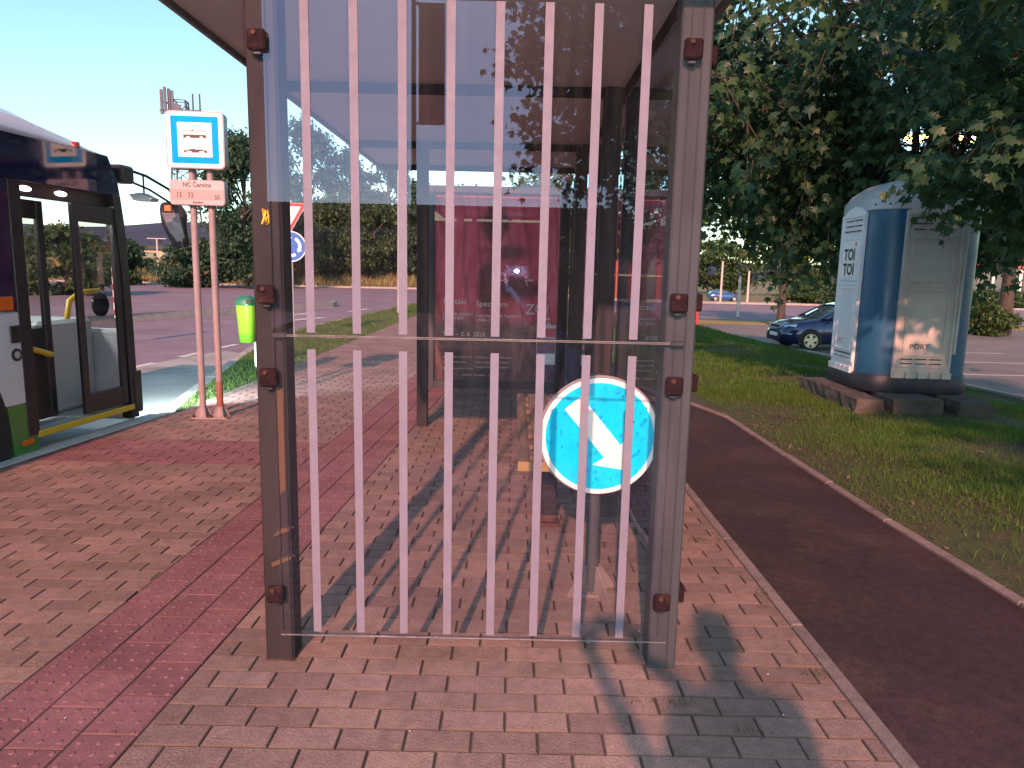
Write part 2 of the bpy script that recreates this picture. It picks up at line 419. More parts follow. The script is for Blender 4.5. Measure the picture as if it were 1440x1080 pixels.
def npmesh(name, verts, loops, counts, mats, smooth=False, matidx=None):
    me = bpy.data.meshes.new(name)
    nv = len(verts); nl = len(loops); nf = len(counts)
    me.vertices.add(nv); me.vertices.foreach_set('co', np.asarray(verts, np.float32).ravel())
    me.loops.add(nl); me.loops.foreach_set('vertex_index', np.asarray(loops, np.int32))
    me.polygons.add(nf)
    st = np.concatenate([[0], np.cumsum(counts)[:-1]]).astype(np.int32)
    me.polygons.foreach_set('loop_start', st)
    me.polygons.foreach_set('use_smooth', np.full(nf, bool(smooth)))
    for m in (mats if isinstance(mats, (list, tuple)) else [mats]): me.materials.append(m)
    if matidx is not None: me.polygons.foreach_set('material_index', np.asarray(matidx, np.int32))
    me.update(calc_edges=True); me.validate()
    return me

def link(name, me, parent=None, loc=(0, 0, 0), rot=None, scale=None):
    o = bpy.data.objects.new(name, me); COL.objects.link(o)
    if parent is not None: o.parent = parent
    o.location = loc
    if rot: o.rotation_euler = rot
    if scale: o.scale = scale
    return o

def text(name, body, size, m, parent, loc, rot=(rad(90), 0, 0), align='LEFT', sx=1.0, depth=.0006, bold=0.0):
    cu = bpy.data.curves.new(name + '_curve', 'FONT'); cu.body = body; cu.size = size
    cu.align_x = align; cu.extrude = depth; cu.offset = bold; cu.resolution_u = 3
    t = bpy.data.objects.new(name + '_tmp', cu); COL.objects.link(t)
    dg = bpy.context.evaluated_depsgraph_get()
    me = bpy.data.meshes.new_from_object(t.evaluated_get(dg))
    bpy.data.objects.remove(t); bpy.data.curves.remove(cu)
    me.materials.clear(); me.materials.append(m)
    o = link(name, me, parent, loc, rot)
    o.scale = (sx, 1, 1)
    return o

# ------------------------------------------------------------------ camera
H = 1.40
cam = bpy.data.cameras.new('camera'); cam_o = bpy.data.objects.new('camera', cam); COL.objects.link(cam_o)
p = rad(9.0); r = rad(1.23)
F = Vector((0, math.cos(p), -math.sin(p))); U0 = Vector((0, math.sin(p), math.cos(p))); R0 = Vector((1, 0, 0))
R_ = math.cos(r) * R0 + math.sin(r) * U0; U_ = math.cos(r) * U0 - math.sin(r) * R0
mw = Matrix((( R_.x, U_.x, -F.x, 0), (R_.y, U_.y, -F.y, 0), (R_.z, U_.z, -F.z, H), (0, 0, 0, 1)))
cam_o.matrix_world = mw
cam.sensor_width = 36; cam.lens = 25.0; cam.clip_start = .05; cam.clip_end = 4000
scene.camera = cam_o

# ------------------------------------------------------------------ light
SUN_EL, SUN_AZ = 27.0, 8.5        # the low warm light comes from behind the camera, slightly left
w = bpy.data.worlds.new('World'); scene.world = w; w.use_nodes = True
nt = w.node_tree
for n in list(nt.nodes): nt.nodes.remove(n)
sky = nt.nodes.new('ShaderNodeTexSky'); sky.sky_type = 'NISHITA'; sky.sun_disc = False
sky.sun_elevation = rad(SUN_EL); sky.sun_rotation = rad(180 + SUN_AZ)
sky.air_density = 1.0; sky.dust_density = .6; sky.ozone_density = 1.5; sky.altitude = 300
bg = nt.nodes.new('ShaderNodeBackground'); bg.inputs[1].default_value = .112
wo = nt.nodes.new('ShaderNodeOutputWorld')
tint = nt.nodes.new('ShaderNodeMix'); tint.data_type = 'RGBA'; tint.blend_type = 'MULTIPLY'; tint.inputs[0].default_value = 1
tint.inputs[7].default_value = (1.05, 1.18, 1.02, 1)
nt.links.new(sky.outputs[0], tint.inputs[6]); nt.links.new(tint.outputs[2], bg.inputs[0]); nt.links.new(bg.outputs[0], wo.inputs[0])
sl = bpy.data.lights.new('sun', 'SUN'); sl.energy = 3.6; sl.angle = rad(1.0); sl.color = (1.0, .435, .305)
so = bpy.data.objects.new('sun', sl); COL.objects.link(so)
d = Vector((math.sin(rad(SUN_AZ)) * math.cos(rad(SUN_EL)), math.cos(rad(SUN_AZ)) * math.cos(rad(SUN_EL)), -math.sin(rad(SUN_EL))))
so.rotation_euler = d.to_track_quat('-Z', 'Y').to_euler(); so.location = (-3, -12, 8)
scene.view_settings.view_transform = 'Standard'; scene.view_settings.look = 'None'
scene.view_settings.exposure = 1.06; scene.view_settings.gamma = 1.0
scene.cycles.max_bounces = 8; scene.cycles.transparent_max_bounces = 24
scene.cycles.use_denoising = True
scene.cycles.sample_clamp_indirect = 6.0
# ------------------------------------------------------------------ terrain
def sstep(a, b, x):
    t = np.clip((np.asarray(x, float) - a) / (b - a), 0, 1); return t * t * (3 - 2 * t)
def edgeE(y): return np.interp(y, [-20, 5, 13.4, 19.9, 30.7, 40], [10.6, 10.2, 9.7, 8.9, 7.8, 7.0])
def zstreet(x): return -.18 - .62 * sstep(-4, 12, x)
def lawnH(x, y):
    z = -.8 * sstep(4.5, edgeE(y) - .4, x) + .02 * np.sin(np.asarray(x) * 1.3) * np.cos(np.asarray(y) * .9)
    k = sstep(25, 33, y)
    return z * (1 - k) + zstreet(x) * k
def baseH(x, y):
    x = np.asarray(x, float); y = np.asarray(y, float)
    near = np.where(x < 1.0, -.35, lawnH(x, y) - .08)
    zs = zstreet(x)
    far = zs - .02 + (1 - sstep(-6, 6, x)) * 1.5 * sstep(57, 67, y) - sstep(2, 12, x) * 1.0 * sstep(57, 95, y)
    return np.where(y < 33, near, np.where(y < 36, np.where(x < -4.4, -.4, zs + .03), np.where(y < 57, zs - .15, far)))

def gridmesh(xs, ys, hf):
    X, Y = np.meshgrid(xs, ys); Z = hf(X, Y)
    nx, ny = len(xs), len(ys)
    v = np.stack([X, Y, Z], -1).reshape(-1, 3)
    i = np.arange(nx * ny).reshape(ny, nx)
    f = np.stack([i[:-1, :-1], i[:-1, 1:], i[1:, 1:], i[1:, :-1]], -1).reshape(-1)
    return v, f, np.full((nx - 1) * (ny - 1), 4)

xs = np.concatenate([[-1500, -700, -300, -150, -90, -60, -45, -35, -28], np.arange(-24, 24.1, 1), [28, 35, 45, 60, 90, 150, 300, 700, 1500]])
ys = np.concatenate([[-600, -200, -60, -30], np.arange(-15, 32, 1.5), [32.98, 33.02, 35.98, 36.02, 45, 56.95, 57.05], np.arange(59, 72, 1.5), [75, 80, 88, 96, 120, 160, 250, 500, 1000, 2500]])
v, f, c = gridmesh(xs, ys, baseH)
tag(link('ground', npmesh('ground', v, f, c, M['meadow'], True)), kind='structure')

# the kerb line of the bus bay (outer = road side)
K = [(-5.35, -8), (-4.30, -.8), (-3.66, 4.75), (-3.42, 6.60), (-3.80, 8.2), (-4.02, 9.2), (-4.75, 12.7), (-5.1, 15.7), (-5.0, 19.2), (-4.75, 22.5), (-4.49, 27.7), (-4.36, 31), (-4.6, 36)]
def kx(y): return np.interp(y, [q[1] for q in K], [q[0] for q in K])
def l2x(y): return -3.2 + .012 * (np.asarray(y, float) - 6.7)

def flat(name, pts, z, m):
    b = MB(); b.add([(x, y, z) for x, y in pts], [list(range(len(pts)))]); o = b.build(name, m)
    return tag(o, kind='structure')
flat('road', [(-70, -20), (-7.1, -20)] + [(x - .02, y) for x, y in K] + [(-70, 36)], -.18, M['asphalt'])
bay = [(-7.6, -20), (-7.0, -20)] + [(x - .01, y) for x, y in K[:7]] + [(-5.35, 13.2), (-5.62, 12.3), (-5.80, 10.7), (-5.95, 6), (-6.6, 0)]
flat('bus_bay', bay, -.176, M['bay'])
xs = np.concatenate([np.arange(-90, -10, 8), np.arange(-10, 20, 1.5), np.arange(20, 91, 7)]); ys = np.array([36, 42, 50, 57])
v, f, c = gridmesh(xs, ys, lambda X, Y: zstreet(X) + 0 * Y)
tag(link('cross_street', npmesh('cross_street', v, f, c, M['asphalt'], True)), kind='structure')
pk = [(float(edgeE(y)) - .02, y) for y in (-12, 5, 13.4, 19.9, 26, 33)]
flat('parking_lot', pk + [(90, 33), (90, -12)], -.8, M['parking'])

def strip_mark(b, a, e, wd, z):
    a = Vector(a); e = Vector(e); n = (e - a).orthogonal().normalized() * wd / 2 if False else Vector((-(e - a).y, (e - a).x)).normalized() * wd / 2
    q = [a - n, e - n, e + n, a + n]
    b.add([(t.x, t.y, z if not callable(z) else z(t.x)) for t in q], [[0, 1, 2, 3]])
b = MB()
for a, e in (((-5.80, 10.6), (-5.74, 11.3)), ((-5.70, 12.1), (-5.66, 12.8)), ((-5.62, 13.6), (-5.58, 14.3)), ((-5.9, 8.6), (-5.86, 9.3)), ((-5.55, 15.1), (-5.5, 15.8)), ((-6.0, 6.6), (-5.96, 7.3))):
    strip_mark(b, a, e, .14, -.171)
strip_mark(b, (-5.3, 16.5), (-4.72, 30.5), .12, -.171)
strip_mark(b, (-11.6, 17.0), (-7.2, 28.6), .13, -.171)
strip_mark(b, (-7.6, 23.0), (-6.9, 24.6), .35, -.171); strip_mark(b, (-6.8, 20.6), (-6.0, 22.6), .35, -.171)
strip_mark(b, (-6.0, 26), (-5.7, 28), .25, -.171)
tag(b.build('road_markings', M['paint']), kind='structure')
b = MB()
for x0 in np.arange(-40, 40, 6): strip_mark(b, (x0, 43), (x0 + 3, 43), .14, lambda x: float(zstreet(x)) + .012)
strip_mark(b, (-60, 37.0), (-6, 37.0), .14, -.166); strip_mark(b, (-60, 55.8), (60, 55.8), .2, lambda x: float(zstreet(x)) + .014)
tag(b.build('street_markings', M['paint']), kind='structure')
b = MB()
for k in range(9): strip_mark(b, (10.5, 9.0 + 2.6 * k), (15.2, 9.0 + 2.6 * k), .1, -.795)
tag(b.build('parking_markings', M['paint']), kind='structure')

def kerb(name, pts, wd, h, z, m, stone=1.0, zf=None):
    b = MB()
    for (ax, ay), (bx, by) in zip(pts, pts[1:]):
        a = Vector((ax, ay)); e = Vector((bx, by)); Ln = (e - a).length; n = max(1, round(Ln / stone))
        ang = math.atan2(e.y - a.y, e.x - a.x)
        for i in range(n):
            t0 = a.lerp(e, i / n); zz = z if zf is None else float(zf(t0.x, t0.y))
            T = Matrix.Translation((t0.x, t0.y, zz + random.uniform(-.003, .003))) @ Matrix.Rotation(ang + random.uniform(-.002, .002), 4, 'Z')
            b.box(0, Ln / n - .006, 0, wd, -h, 0, .008, T=T)
    return tag(b.build(name, m), kind='structure')
# width towards the right of travel (negative y local) = towards the paving
Kp = [q for q in K]
kerb('bay_kerb', Kp[:4], -.17, .25, .004, M['baykerb'])
kerb('verge_kerb', Kp[3:12], -.15, .25, -.05, M['kerb'])
PE = [(2.36, -4), (2.30, 2.0), (2.255, 2.95), (2.20, 4.0), (2.165, 5.5), (2.145, 7.0), (1.95, 7.75), (1.62, 8.7), (1.35, 11), (1.2, 20)]
kerb('path_edging', PE, -.055, .2, .012, M['edging'])
kerb('paving_edging', [(1.160, -4), (1.160, 7.5)], -.05, .2, .006, M['edging'])
kerb('street_kerb', [(-70, 57.1), (-12, 57.1), (4, 57.1), (60, 57.1)], .3, .3, 0, M['kerb'], 4, zf=lambda x, y: zstreet(x) + .14)
kerb('parking_kerb', [(float(edgeE(y)), y) for y in (33, 26, 19.9, 13.4, 5, -8)], .12, .2, -.745, M['kerb'])

# traffic island with a raised kerb
isl = [(-12.4, 17.2), (-11.4, 16.6), (-7.3, 28.9), (-7.45, 30.2), (-8.1, 30.4), (-9.0, 28.6)]
b = MB(); b.prism([(x, y) for x, y in isl], -.2, .03, 'z'); tag(b.build('traffic_island', M['kerb']), kind='structure')
b = MB(); cx = sum(q[0] for q in isl) / 6; cy = sum(q[1] for q in isl) / 6
b.add([(cx + (x - cx) * .93, cy + (y - cy) * .97, .034) for x, y in isl], [list(range(6))]); tag(b.build('island_top', M['asphalt']), kind='structure')

# ---- paving: every paver is modelled (chamfered, slightly uneven)
def clip(poly, a, bb, c):           # keep a*x+b*y<=c
    out = []
    for i in range(len(poly)):
        p0 = poly[i]; p1 = poly[(i + 1) % len(poly)]
        d0 = a * p0[0] + bb * p0[1] - c; d1 = a * p1[0] + bb * p1[1] - c
        if d0 <= 0: out.append(p0)
        if d0 * d1 < 0:
            t = d0 / (d0 - d1); out.append((p0[0] + (p1[0] - p0[0]) * t, p0[1] + (p1[1] - p0[1]) * t))
    return out
def area(pl): return abs(sum(pl[i][0] * pl[(i+1) % len(pl)][1] - pl[(i+1) % len(pl)][0] * pl[i][1] for i in range(len(pl)))) / 2
def line(p0, p1, left=True):        # half-plane left (or right) of p0->p1
    dx, dy = p1[0] - p0[0], p1[1] - p0[1]; a, bb = dy, -dx; c = a * p0[0] + bb * p0[1]
    return (a, bb, c) if left else (-a, -bb, -c)
SL = ((-1.72, 0), (-1.72 + .045 * 30, 30)); SR = ((-1.20, 0), (-1.20 + .052 * 30, 30))
KI = ((-4.30 + .175, -.8), (-3.42 + .175, 6.60))
pv = {'v': [], 'l': [], 'c': [], 'm': []}
def put(dst, poly, z, gap=.0026, ch=.0034, bump=None):
    n = len(poly); cx = sum(q[0] for q in poly) / n; cy = sum(q[1] for q in poly) / n
    tx, ty = random.gauss(0, .0016), random.gauss(0, .0016); dz = random.gauss(0, .0006)
    o = len(dst['v'])
    for ins, zz in ((gap, -.03), (gap, -.0028), (gap + ch, 0)):
        for x, y in poly:
            dx, dy = x - cx, y - cy; 
            sx = max(0, 1 - ins / max(abs(dx), .006)); sy = max(0, 1 - ins / max(abs(dy), .006))
            X = cx + dx * sx; Y = cy + dy * sy
            dst['v'].append((X, Y, z + zz + dz + tx * (X - cx) + ty * (Y - cy)))
    for k in (0, 1):
        for i in range(n):
            j = (i + 1) % n
            dst['l'] += [o + k*n + i, o + k*n + j, o + (k+1)*n + j, o + (k+1)*n + i]; dst['c'].append(4); dst['m'].append(1)
    dst['l'] += [o + 2*n + i for i in range(n)]; dst['c'].append(n); dst['m'].append(0)
def fill(dst, x0, x1, y0, y1, halfs, z, bw=.2, bh=.1, off=.5, hole=None):
    ny = int(round((y1 - y0) / bh))
    for j in range(ny):
        yy = y0 + j * bh; sh = (j % 2) * off * bw
        i = math.floor((x0 - sh) / bw)
        while i * bw + sh < x1:
            xa = i * bw + sh; i += 1
            poly = [(xa, yy), (xa + bw, yy), (xa + bw, yy + bh), (xa, yy + bh)]
            for h in halfs:
                poly = clip(poly, *h)
                if len(poly) < 3: break
            if len(poly) >= 3 and area(poly) > .0012: put(dst, poly, z)
Lk = line(*KI, left=False); Ls = line(*SL, left=True); Lr = line(*SR, left=False); L2 = line((-3.2, 6.7), (-3.2 + .012 * 30, 36.7), False)
B1 = line((1.155, 0), (1.155, 30), True)
fill(pv, -4.4, -1, -.4, 4.9, [Lk, Ls], 0); fill(pv, -4.4, -1, 5.6, 6.7, [Lk, Ls], 0)
fill(pv, -3.4, -.2, 6.7, 26.1, [L2, Ls], 0); fill(pv, -1.4, 1.4, -.4, 12.0, [Lr, B1], 0)
tag(link('paving', npmesh('paving', pv['v'], pv['l'], pv['c'], [M['paver'], M['arris']], matidx=pv['m'])), kind='structure')
tv = {'v': [], 'l': [], 'c': [], 'm': []}
fill(tv, -4.4, -1, 4.9, 5.6, [Lk, Ls], .001, .2, .1); 
# the guiding strip: three columns of blocks laid along the strip
for q in range(3):
    y = -.4 + .07 * q; k = 0
    while y < 26:
        L_ = .2 if y < 14 else .4
        def ex(t, yy): return (-1.72 + .045 * yy) * (1 - t) + (-1.20 + .052 * yy) * t
        put(tv, [(ex(q / 3, y), y), (ex((q + 1) / 3, y), y), (ex((q + 1) / 3, y + L_), y + L_), (ex(q / 3, y + L_), y + L_)], .001, gap=.002, ch=.003)
        y += L_
# raised studs on the tactile pavers
def stud(x, y, rr=.0095, hh=.0030):
    o = len(tv['v'])
    for rk, zz in ((rr, .0005), (rr * .62, hh)):
        for k in range(8): tv['v'].append((x + rk * math.cos(k * math.pi / 4), y + rk * math.sin(k * math.pi / 4), .001 + zz))
    for k in range(8):
        j = (k + 1) % 8; tv['l'] += [o + k, o + j, o + 8 + j, o + 8 + k]; tv['c'].append(4); tv['m'].append(0)
    tv['l'] += [o + 8 + k for k in range(8)]; tv['c'].append(8); tv['m'].append(0)
for j in range(330):
    y = .6 + j * .05
    xl = -1.72 + .045 * y; xr = -1.20 + .052 * y
    for k in range(9):
        x = xl + .035 + (xr - xl - .07) * k / 8 + (j % 2) * .012
        if y > 12 and (j + k) % 2: continue
        stud(x, y)
for j in range(13):
    y = 4.94 + j * .05; x = float(np.interp(y, [-.8, 6.6], [-4.125, -3.245])) + .04
    while x < -1.72 + .045 * y - .03: stud(x, y); x += .052
tag(link('tactile_paving', npmesh('tactile_paving', tv['v'], tv['l'], tv['c'], [M['tactile'], M['arris_red']], matidx=tv['m'])), kind='structure')
flat('paving_bed', [(x + .1, y) for x, y in K[:4]][0:1] + [(K[1][0] + .12, K[1][1]), (K[3][0] + .12, K[3][1]), (-3.2, 6.75), (float(l2x(26)), 26), (1.2, 26), (1.2, 7.4), (1.165, 7.3), (1.165, -8)], -.009, M['joint'])
flat('asphalt_path', [(1.205, -4), (1.205, 7.5), (.9, 9), (.62, 12), (.5, 20), (1.15, 20)] + [(x - .005, y) for x, y in PE[::-1][1:]], -.006, M['path'])

# ---- lawns
def pex(y): return np.interp(y, [q[1] for q in PE], [q[0] for q in PE])
def rows(ylist, xa, xb, n, hf):
    T = np.linspace(0, 1, n); v = []
    for y in ylist:
        X = xa(y) + (xb(y) - xa(y)) * T; v.append(np.stack([X, np.full(n, y), hf(X, np.full(n, y))], -1))
    v = np.array(v).reshape(-1, 3); i = np.arange(len(ylist) * n).reshape(len(ylist), n)
    f = np.stack([i[:-1, :-1], i[:-1, 1:], i[1:, 1:], i[1:, :-1]], -1).reshape(-1)
    return v, f, np.full((len(ylist) - 1) * (n - 1), 4)
def lawnZ(x, y):
    return lawnH(x, y) + .012 * np.sin(np.asarray(x) * 5.1 + np.asarray(y) * 2.3) * np.sin(np.asarray(y) * 4.7) - .004
v, f, c = rows(np.concatenate([np.arange(-4, 12, .25), np.arange(12, 33.1, .75)]), lambda y: pex(y) + .055, lambda y: edgeE(y) - .01, 40, lawnZ)
tag(link('lawn', npmesh('lawn', v, f, c, M['soil'], True)), kind='structure')
def vergeZ(x, y): return -.035 + .01 * np.sin(np.asarray(x) * 6 + np.asarray(y) * 3) + 0 * np.asarray(x)
def vl(y): return kx(y) + .16
def vr(y): return l2x(y) - .01
v, f, c = rows(np.arange(6.9, 33.1, .4), vl, vr, 8, vergeZ)
tag(link('verge', npmesh('verge', v, f, c, M['soil'], True)), kind='structure')

def blades(name, P, hh, ww, m, lean=.45):
    n = len(P); a = RNG.uniform(0, 2 * np.pi, n); d = np.stack([np.cos(a), np.sin(a), 0 * a], -1)
    la = RNG.uniform(0, 2 * np.pi, n); ld = np.stack([np.cos(la), np.sin(la), 0 * la], -1)
    k = RNG.uniform(.1, 1, n)[:, None] * lean * hh[:, None]
    up = np.array([0, 0, 1.0])
    b0 = P - d * ww[:, None] / 2; b1 = P + d * ww[:, None] / 2
    mid = P + up * hh[:, None] * .55 + ld * k * .3
    m0 = mid - d * ww[:, None] * .38; m1 = mid + d * ww[:, None] * .38
    tip = P + up * hh[:, None] + ld * k
    v = np.stack([b0, b1, m1, m0, tip], 1).reshape(-1, 3)
    o = (np.arange(n) * 5)[:, None]
    l = np.concatenate([o + [0, 1, 2, 3], o + [3, 2, 4]], 1).reshape(-1)
    c = np.tile([4, 3], n)
    return npmesh(name, v, l, c, m)
def hashn(x, y, s=1.0, ph=0.0):
    return .5 + .25 * (np.sin(x * 1.7 * s + ph + 1.3 * np.sin(y * 1.1 * s)) + np.sin(y * 2.3 * s + ph * 2 + 1.7 * np.sin(x * .9 * s)))
def scatter(n, x0, x1, y0, y1):
    return RNG.uniform(x0, x1, n), RNG.uniform(y0, y1, n)
P = []; HH = []; WW = []
for n, x0, x1, y0, y1, hs, ws in ((60000, 2.2, 8.5, -3, 2.2, .05, .006), (170000, 2.2, 6.5, 2.2, 9, .05, .0046), (120000, 1.3, 9.8, 8.5, 18, .06, .009), (30000, 1.3, 9.6, 18, 32, .09, .02)):
    x, y = scatter(n, x0, x1, y0, y1)
    edge = x - pex(y) - .07
    dens = np.clip(hashn(x, y, 1.4) * 1.9 - .15, .12, 1) * np.clip(.22 + edge * np.where(y < 7.5, .5, 2), 0, 1)
    bare = (x > 3.6) & (x < 5.7) & (y > 6.9) & (y < 9)
    dens = np.where(bare, dens * .25, dens)
    ok = (RNG.uniform(0, 1, n) < dens) & (edge > 0) & (x < edgeE(y) - .1)
    x = x[ok]; y = y[ok]
    P.append(np.stack([x, y, lawnZ(x, y) - .004], -1)); k = len(x)
    HH.append(hs * RNG.uniform(.45, 1.35, k) * (.6 + .7 * hashn(x, y, 2.2, 2))); WW.append(np.full(k, ws) * RNG.uniform(.7, 1.3, k))
tag(link('grass', blades('grass', np.concatenate(P), np.concatenate(HH), np.concatenate(WW), M['grass'], .8)), kind='stuff', label='short green lawn grass with worn patches beside the asphalt path', cat='grass')
x, y = scatter(70000, -5.2, -3.0, 6.8, 30); ok = (x > vl(y) + .02) & (x < vr(y)) & (RNG.uniform(0, 1, len(x)) < np.clip(1.3 - y / 30, .3, 1)); x = x[ok]; y = y[ok]
tag(link('verge_grass', blades('verge_grass', np.stack([x, y, vergeZ(x, y) - .005], -1), .05 * RNG.uniform(.5, 1.4, len(x)), np.full(len(x), .007) * np.clip(y / 9, 1, 3), M['grass2'], .8)),
    kind='stuff', label='bright green grass strip between the paving and the bus bay kerb', cat='grass')
x, y = scatter(42000, -60, 8, 57.5, 69); 
tag(link('meadow_grass', blades('meadow_grass', np.stack([x, y, baseH(x, y) - .02], -1), (.7 * RNG.uniform(.3, 1.2, len(x))), np.full(len(x), .07), mat('dry grass', (.24, .19, .085), (.15, .15, .06), scale=.5, rough=.9, island=.3), .7)),
    kind='stuff', label='tall dry grass on the bank beyond the street', cat='grass')
# weeds in the paving joints and dry litter along the path
P = []
for cx, cy, n, s in ((.80, 3.47, 150, .10), (1.0, 3.62, 110, .07), (.55, 2.16, 110, .06), (1.12, 2.35, 80, .05), (.78, 2.02, 60, .05), (.98, 4.1, 90, .06), (.40, 3.0, 40, .05), (1.14, 3.0, 60, .05)):
    yy = cy + np.round(RNG.normal(0, s * .5, n) / .1) * .0 + RNG.normal(0, s * .25, n); P.append(np.stack([cx + RNG.normal(0, s, n), yy, np.full(n, -.004)], -1))
P = np.concatenate(P); n = len(P)
tag(link('weeds', blades('weeds', P, .018 * RNG.uniform(.3, 1.4, n), np.full(n, .003), M['weed'], 1.6)), kind='stuff', label='low weeds growing in the paving joints by the path edge', cat='weeds')
def flakes(P, s, m, name, tilt=.35):
    n = len(P); a = RNG.uniform(0, 2 * np.pi, n); v = []
    u = np.stack([np.cos(a), np.sin(a), RNG.normal(0, tilt, n)], -1) * s[:, None]; w_ = np.stack([-np.sin(a), np.cos(a), RNG.normal(0, tilt, n)], -1) * s[:, None] * .5
    v = np.stack([P - u, P + w_ - u * .1, P + u, P - w_ - u * .1], 1).reshape(-1, 3)
    return npmesh(name, v, np.arange(4 * n), np.full(n, 4), m)
x, y = scatter(10500, 1.25, 7, 1.8, 9.2); e = x - pex(y)
dn = np.where(e > .06, np.clip(.75 - e * .28, .10, 1) * np.clip(hashn(x, y, 1.1, 1) * 1.5, 0, 1), .006)
ok = (RNG.uniform(0, 1, len(x)) < dn) & ((e > .06) | (e < -.06)); x = x[ok]; y = y[ok]; e = e[ok]
z = np.where(e > 0, lawnZ(x, y) + .018, .002)
tag(link('leaf_litter', flakes(np.stack([x, y, z], -1), RNG.uniform(.006, .024, len(x)), M['litter'], 'leaf_litter')), kind='stuff', label='dry leaves and twigs scattered along the lawn edge', cat='leaf litter')
x, y = scatter(46, -3.2, 1.1, 1.6, 6.5)
tag(link('paving_litter', flakes(np.stack([x, y, np.full(len(x), .004)], -1), RNG.uniform(.003, .007, len(x)), M['paper'], 'paving_litter', .1)), kind='stuff', label='tiny pale crumbs scattered on the pavers', cat='litter')

# far hill
hp = []
for i in range(61):
    x = -900 + i * 22; hp.append((x, 620, 16 + 22 * math.exp(-((x + 330) / 170.0) ** 2) + 4 * math.sin(i * .7) + 12 * math.exp(-((x + 700) / 160.0) ** 2)))
b = MB(); rings = []
for k, (dy, s) in enumerate(((-140, 0), (-60, .6), (0, 1), (90, .9), (220, .2))):
    rings.append([(x, y + dy, z * s - 2) for x, y, z in hp])
b.loft(rings, closed=False, caps=False); tag(b.build('hills', M['hill']), kind='structure')
# ------------------------------------------------------------------ bus shelter
sh = empty('bus_shelter', (-.12, 2.4, 0), 0, 'glass and steel bus shelter with striped end pane and cream flat roof', 'bus shelter')
def SP(b, name, m, parent=sh):      # world-space mesh under an unrotated parent
    o = b.build(name, m, parent); off = Vector(parent.location)
    if parent is not sh and parent.parent is not None: off = off * 0
    shift(o, Matrix.Translation(-off)); return o
def post(x0, x1, y0, y1, z1, stains, m=M['steel']):
    b = MB(); b.box(x0, x1, y0, y1, -.02, z1, .006)
    # folded lips of the C profile give the front its two shallow grooves
    o = SP(b, 'post', m)
    return o
posts = []
ZC = 2.475
for (x0, x1, y0) in ((-.862, -.762, 2.37), (-.852, -.757, 6.27)):
    posts.append(post(x0, x1, y0, y0 + .1, ZC, 0))
for k, y0 in enumerate((2.37, 4.36, 6.27, 8.2)):
    posts.append(post(.508, .608, y0, y0 + .1, ZC, 0, M['steel_pale'] if k == 0 else M['steel']))
# rolled ridges, rust runs and base collars on the two near posts
b = MB(); b.box(-.800, -.795, 2.362, 2.370, .12, 2.46, .002); b.box(-.772, -.767, 2.364, 2.370, .0, 2.46, .002); SP(b, 'post_ridge', M['steel'])
b = MB(); b.box(.535, .540, 2.364, 2.370, .12, 2.46, .002); b.box(.572, .577, 2.362, 2.370, .0, 2.46, .002); SP(b, 'post_ridge', M['steel_pale'])
b = MB()
b.prism([(-.794, .62), (-.774, .64), (-.773, .985), (-.797, .995)], 2.3665, 2.3695, 'y'); b.prism([(-.800, .93), (-.770, .945), (-.771, .99), (-.80, 1.0)], 2.366, 2.3695, 'y')
b.prism([(-.83, .355), (-.762, .385), (-.762, .40), (-.80, .385), (-.832, .37)], 2.3655, 2.3695, 'y')
b.prism([(-.828, .465), (-.764, .49), (-.764, .505), (-.80, .495)], 2.3655, 2.3695, 'y')
SP(b, 'rust_run', M['ruststain'])
b = MB(); b.cyl((-.762, 2.38, .497), (-.752, 2.38, .499), .004); b.cyl((-.762, 2.38, .392), (-.752, 2.38, .394), .004); SP(b, 'wire_stub', M['rust'])
b = MB(); b.box(-.865, -.759, 2.367, 2.473, -.01, .006, .002); SP(b, 'base_collar', M['rust'])
# yellow scrawl and scratches on the left post
b = MB()
pts = [(-.826, 1.535), (-.812, 1.575), (-.822, 1.585), (-.818, 1.545), (-.806, 1.58), (-.803, 1.54), (-.815, 1.53), (-.811, 1.555), (-.800, 1.562)]
b.tube([(x, 2.3685, z) for x, z in pts], .0036, 5); SP(b, 'paint_scrawl', M['yellow'])
# roof
b = MB(); b.box(-1.44, .80, 1.95, 7.78, ZC, ZC + .03, .004); rf = SP(b, 'roof', M['ceiling'])
b = MB(); b.box(-1.465, -1.44, 1.92, 7.81, ZC - .025, ZC + .10, .004); b.box(.80, .825, 1.92, 7.81, ZC - .025, ZC + .10, .004)
b.box(-1.44, .80, 7.782, 7.806, ZC - .025, ZC + .10, .004); b.box(-1.44, .80, 1.924, 1.948, ZC - .025, ZC + .10, .004)
o = b.build('roof_edge_trim', M['trim'], rf); shift(o, Matrix.Translation(-Vector(sh.location)))
b = MB(); b.box(-1.5, .86, 1.88, 7.85, ZC + .103, ZC + .12, .004); o = b.build('roof_sheet', M['trim'], rf); shift(o, Matrix.Translation(-Vector(sh.location)))
for y0 in (2.40, 4.38, 6.29, 7.66):
    b = MB(); b.box(-1.43, .79, y0, y0 + .06, ZC - .052, ZC - .002, .004); SP(b, 'roof_beam', M['beam'])
# long purlins along both post rows
b = MB(); b.box(.62, .66, 2.0, 7.7, ZC - .045, ZC - .003, .003); SP(b, 'roof_purlin', M['beam'])
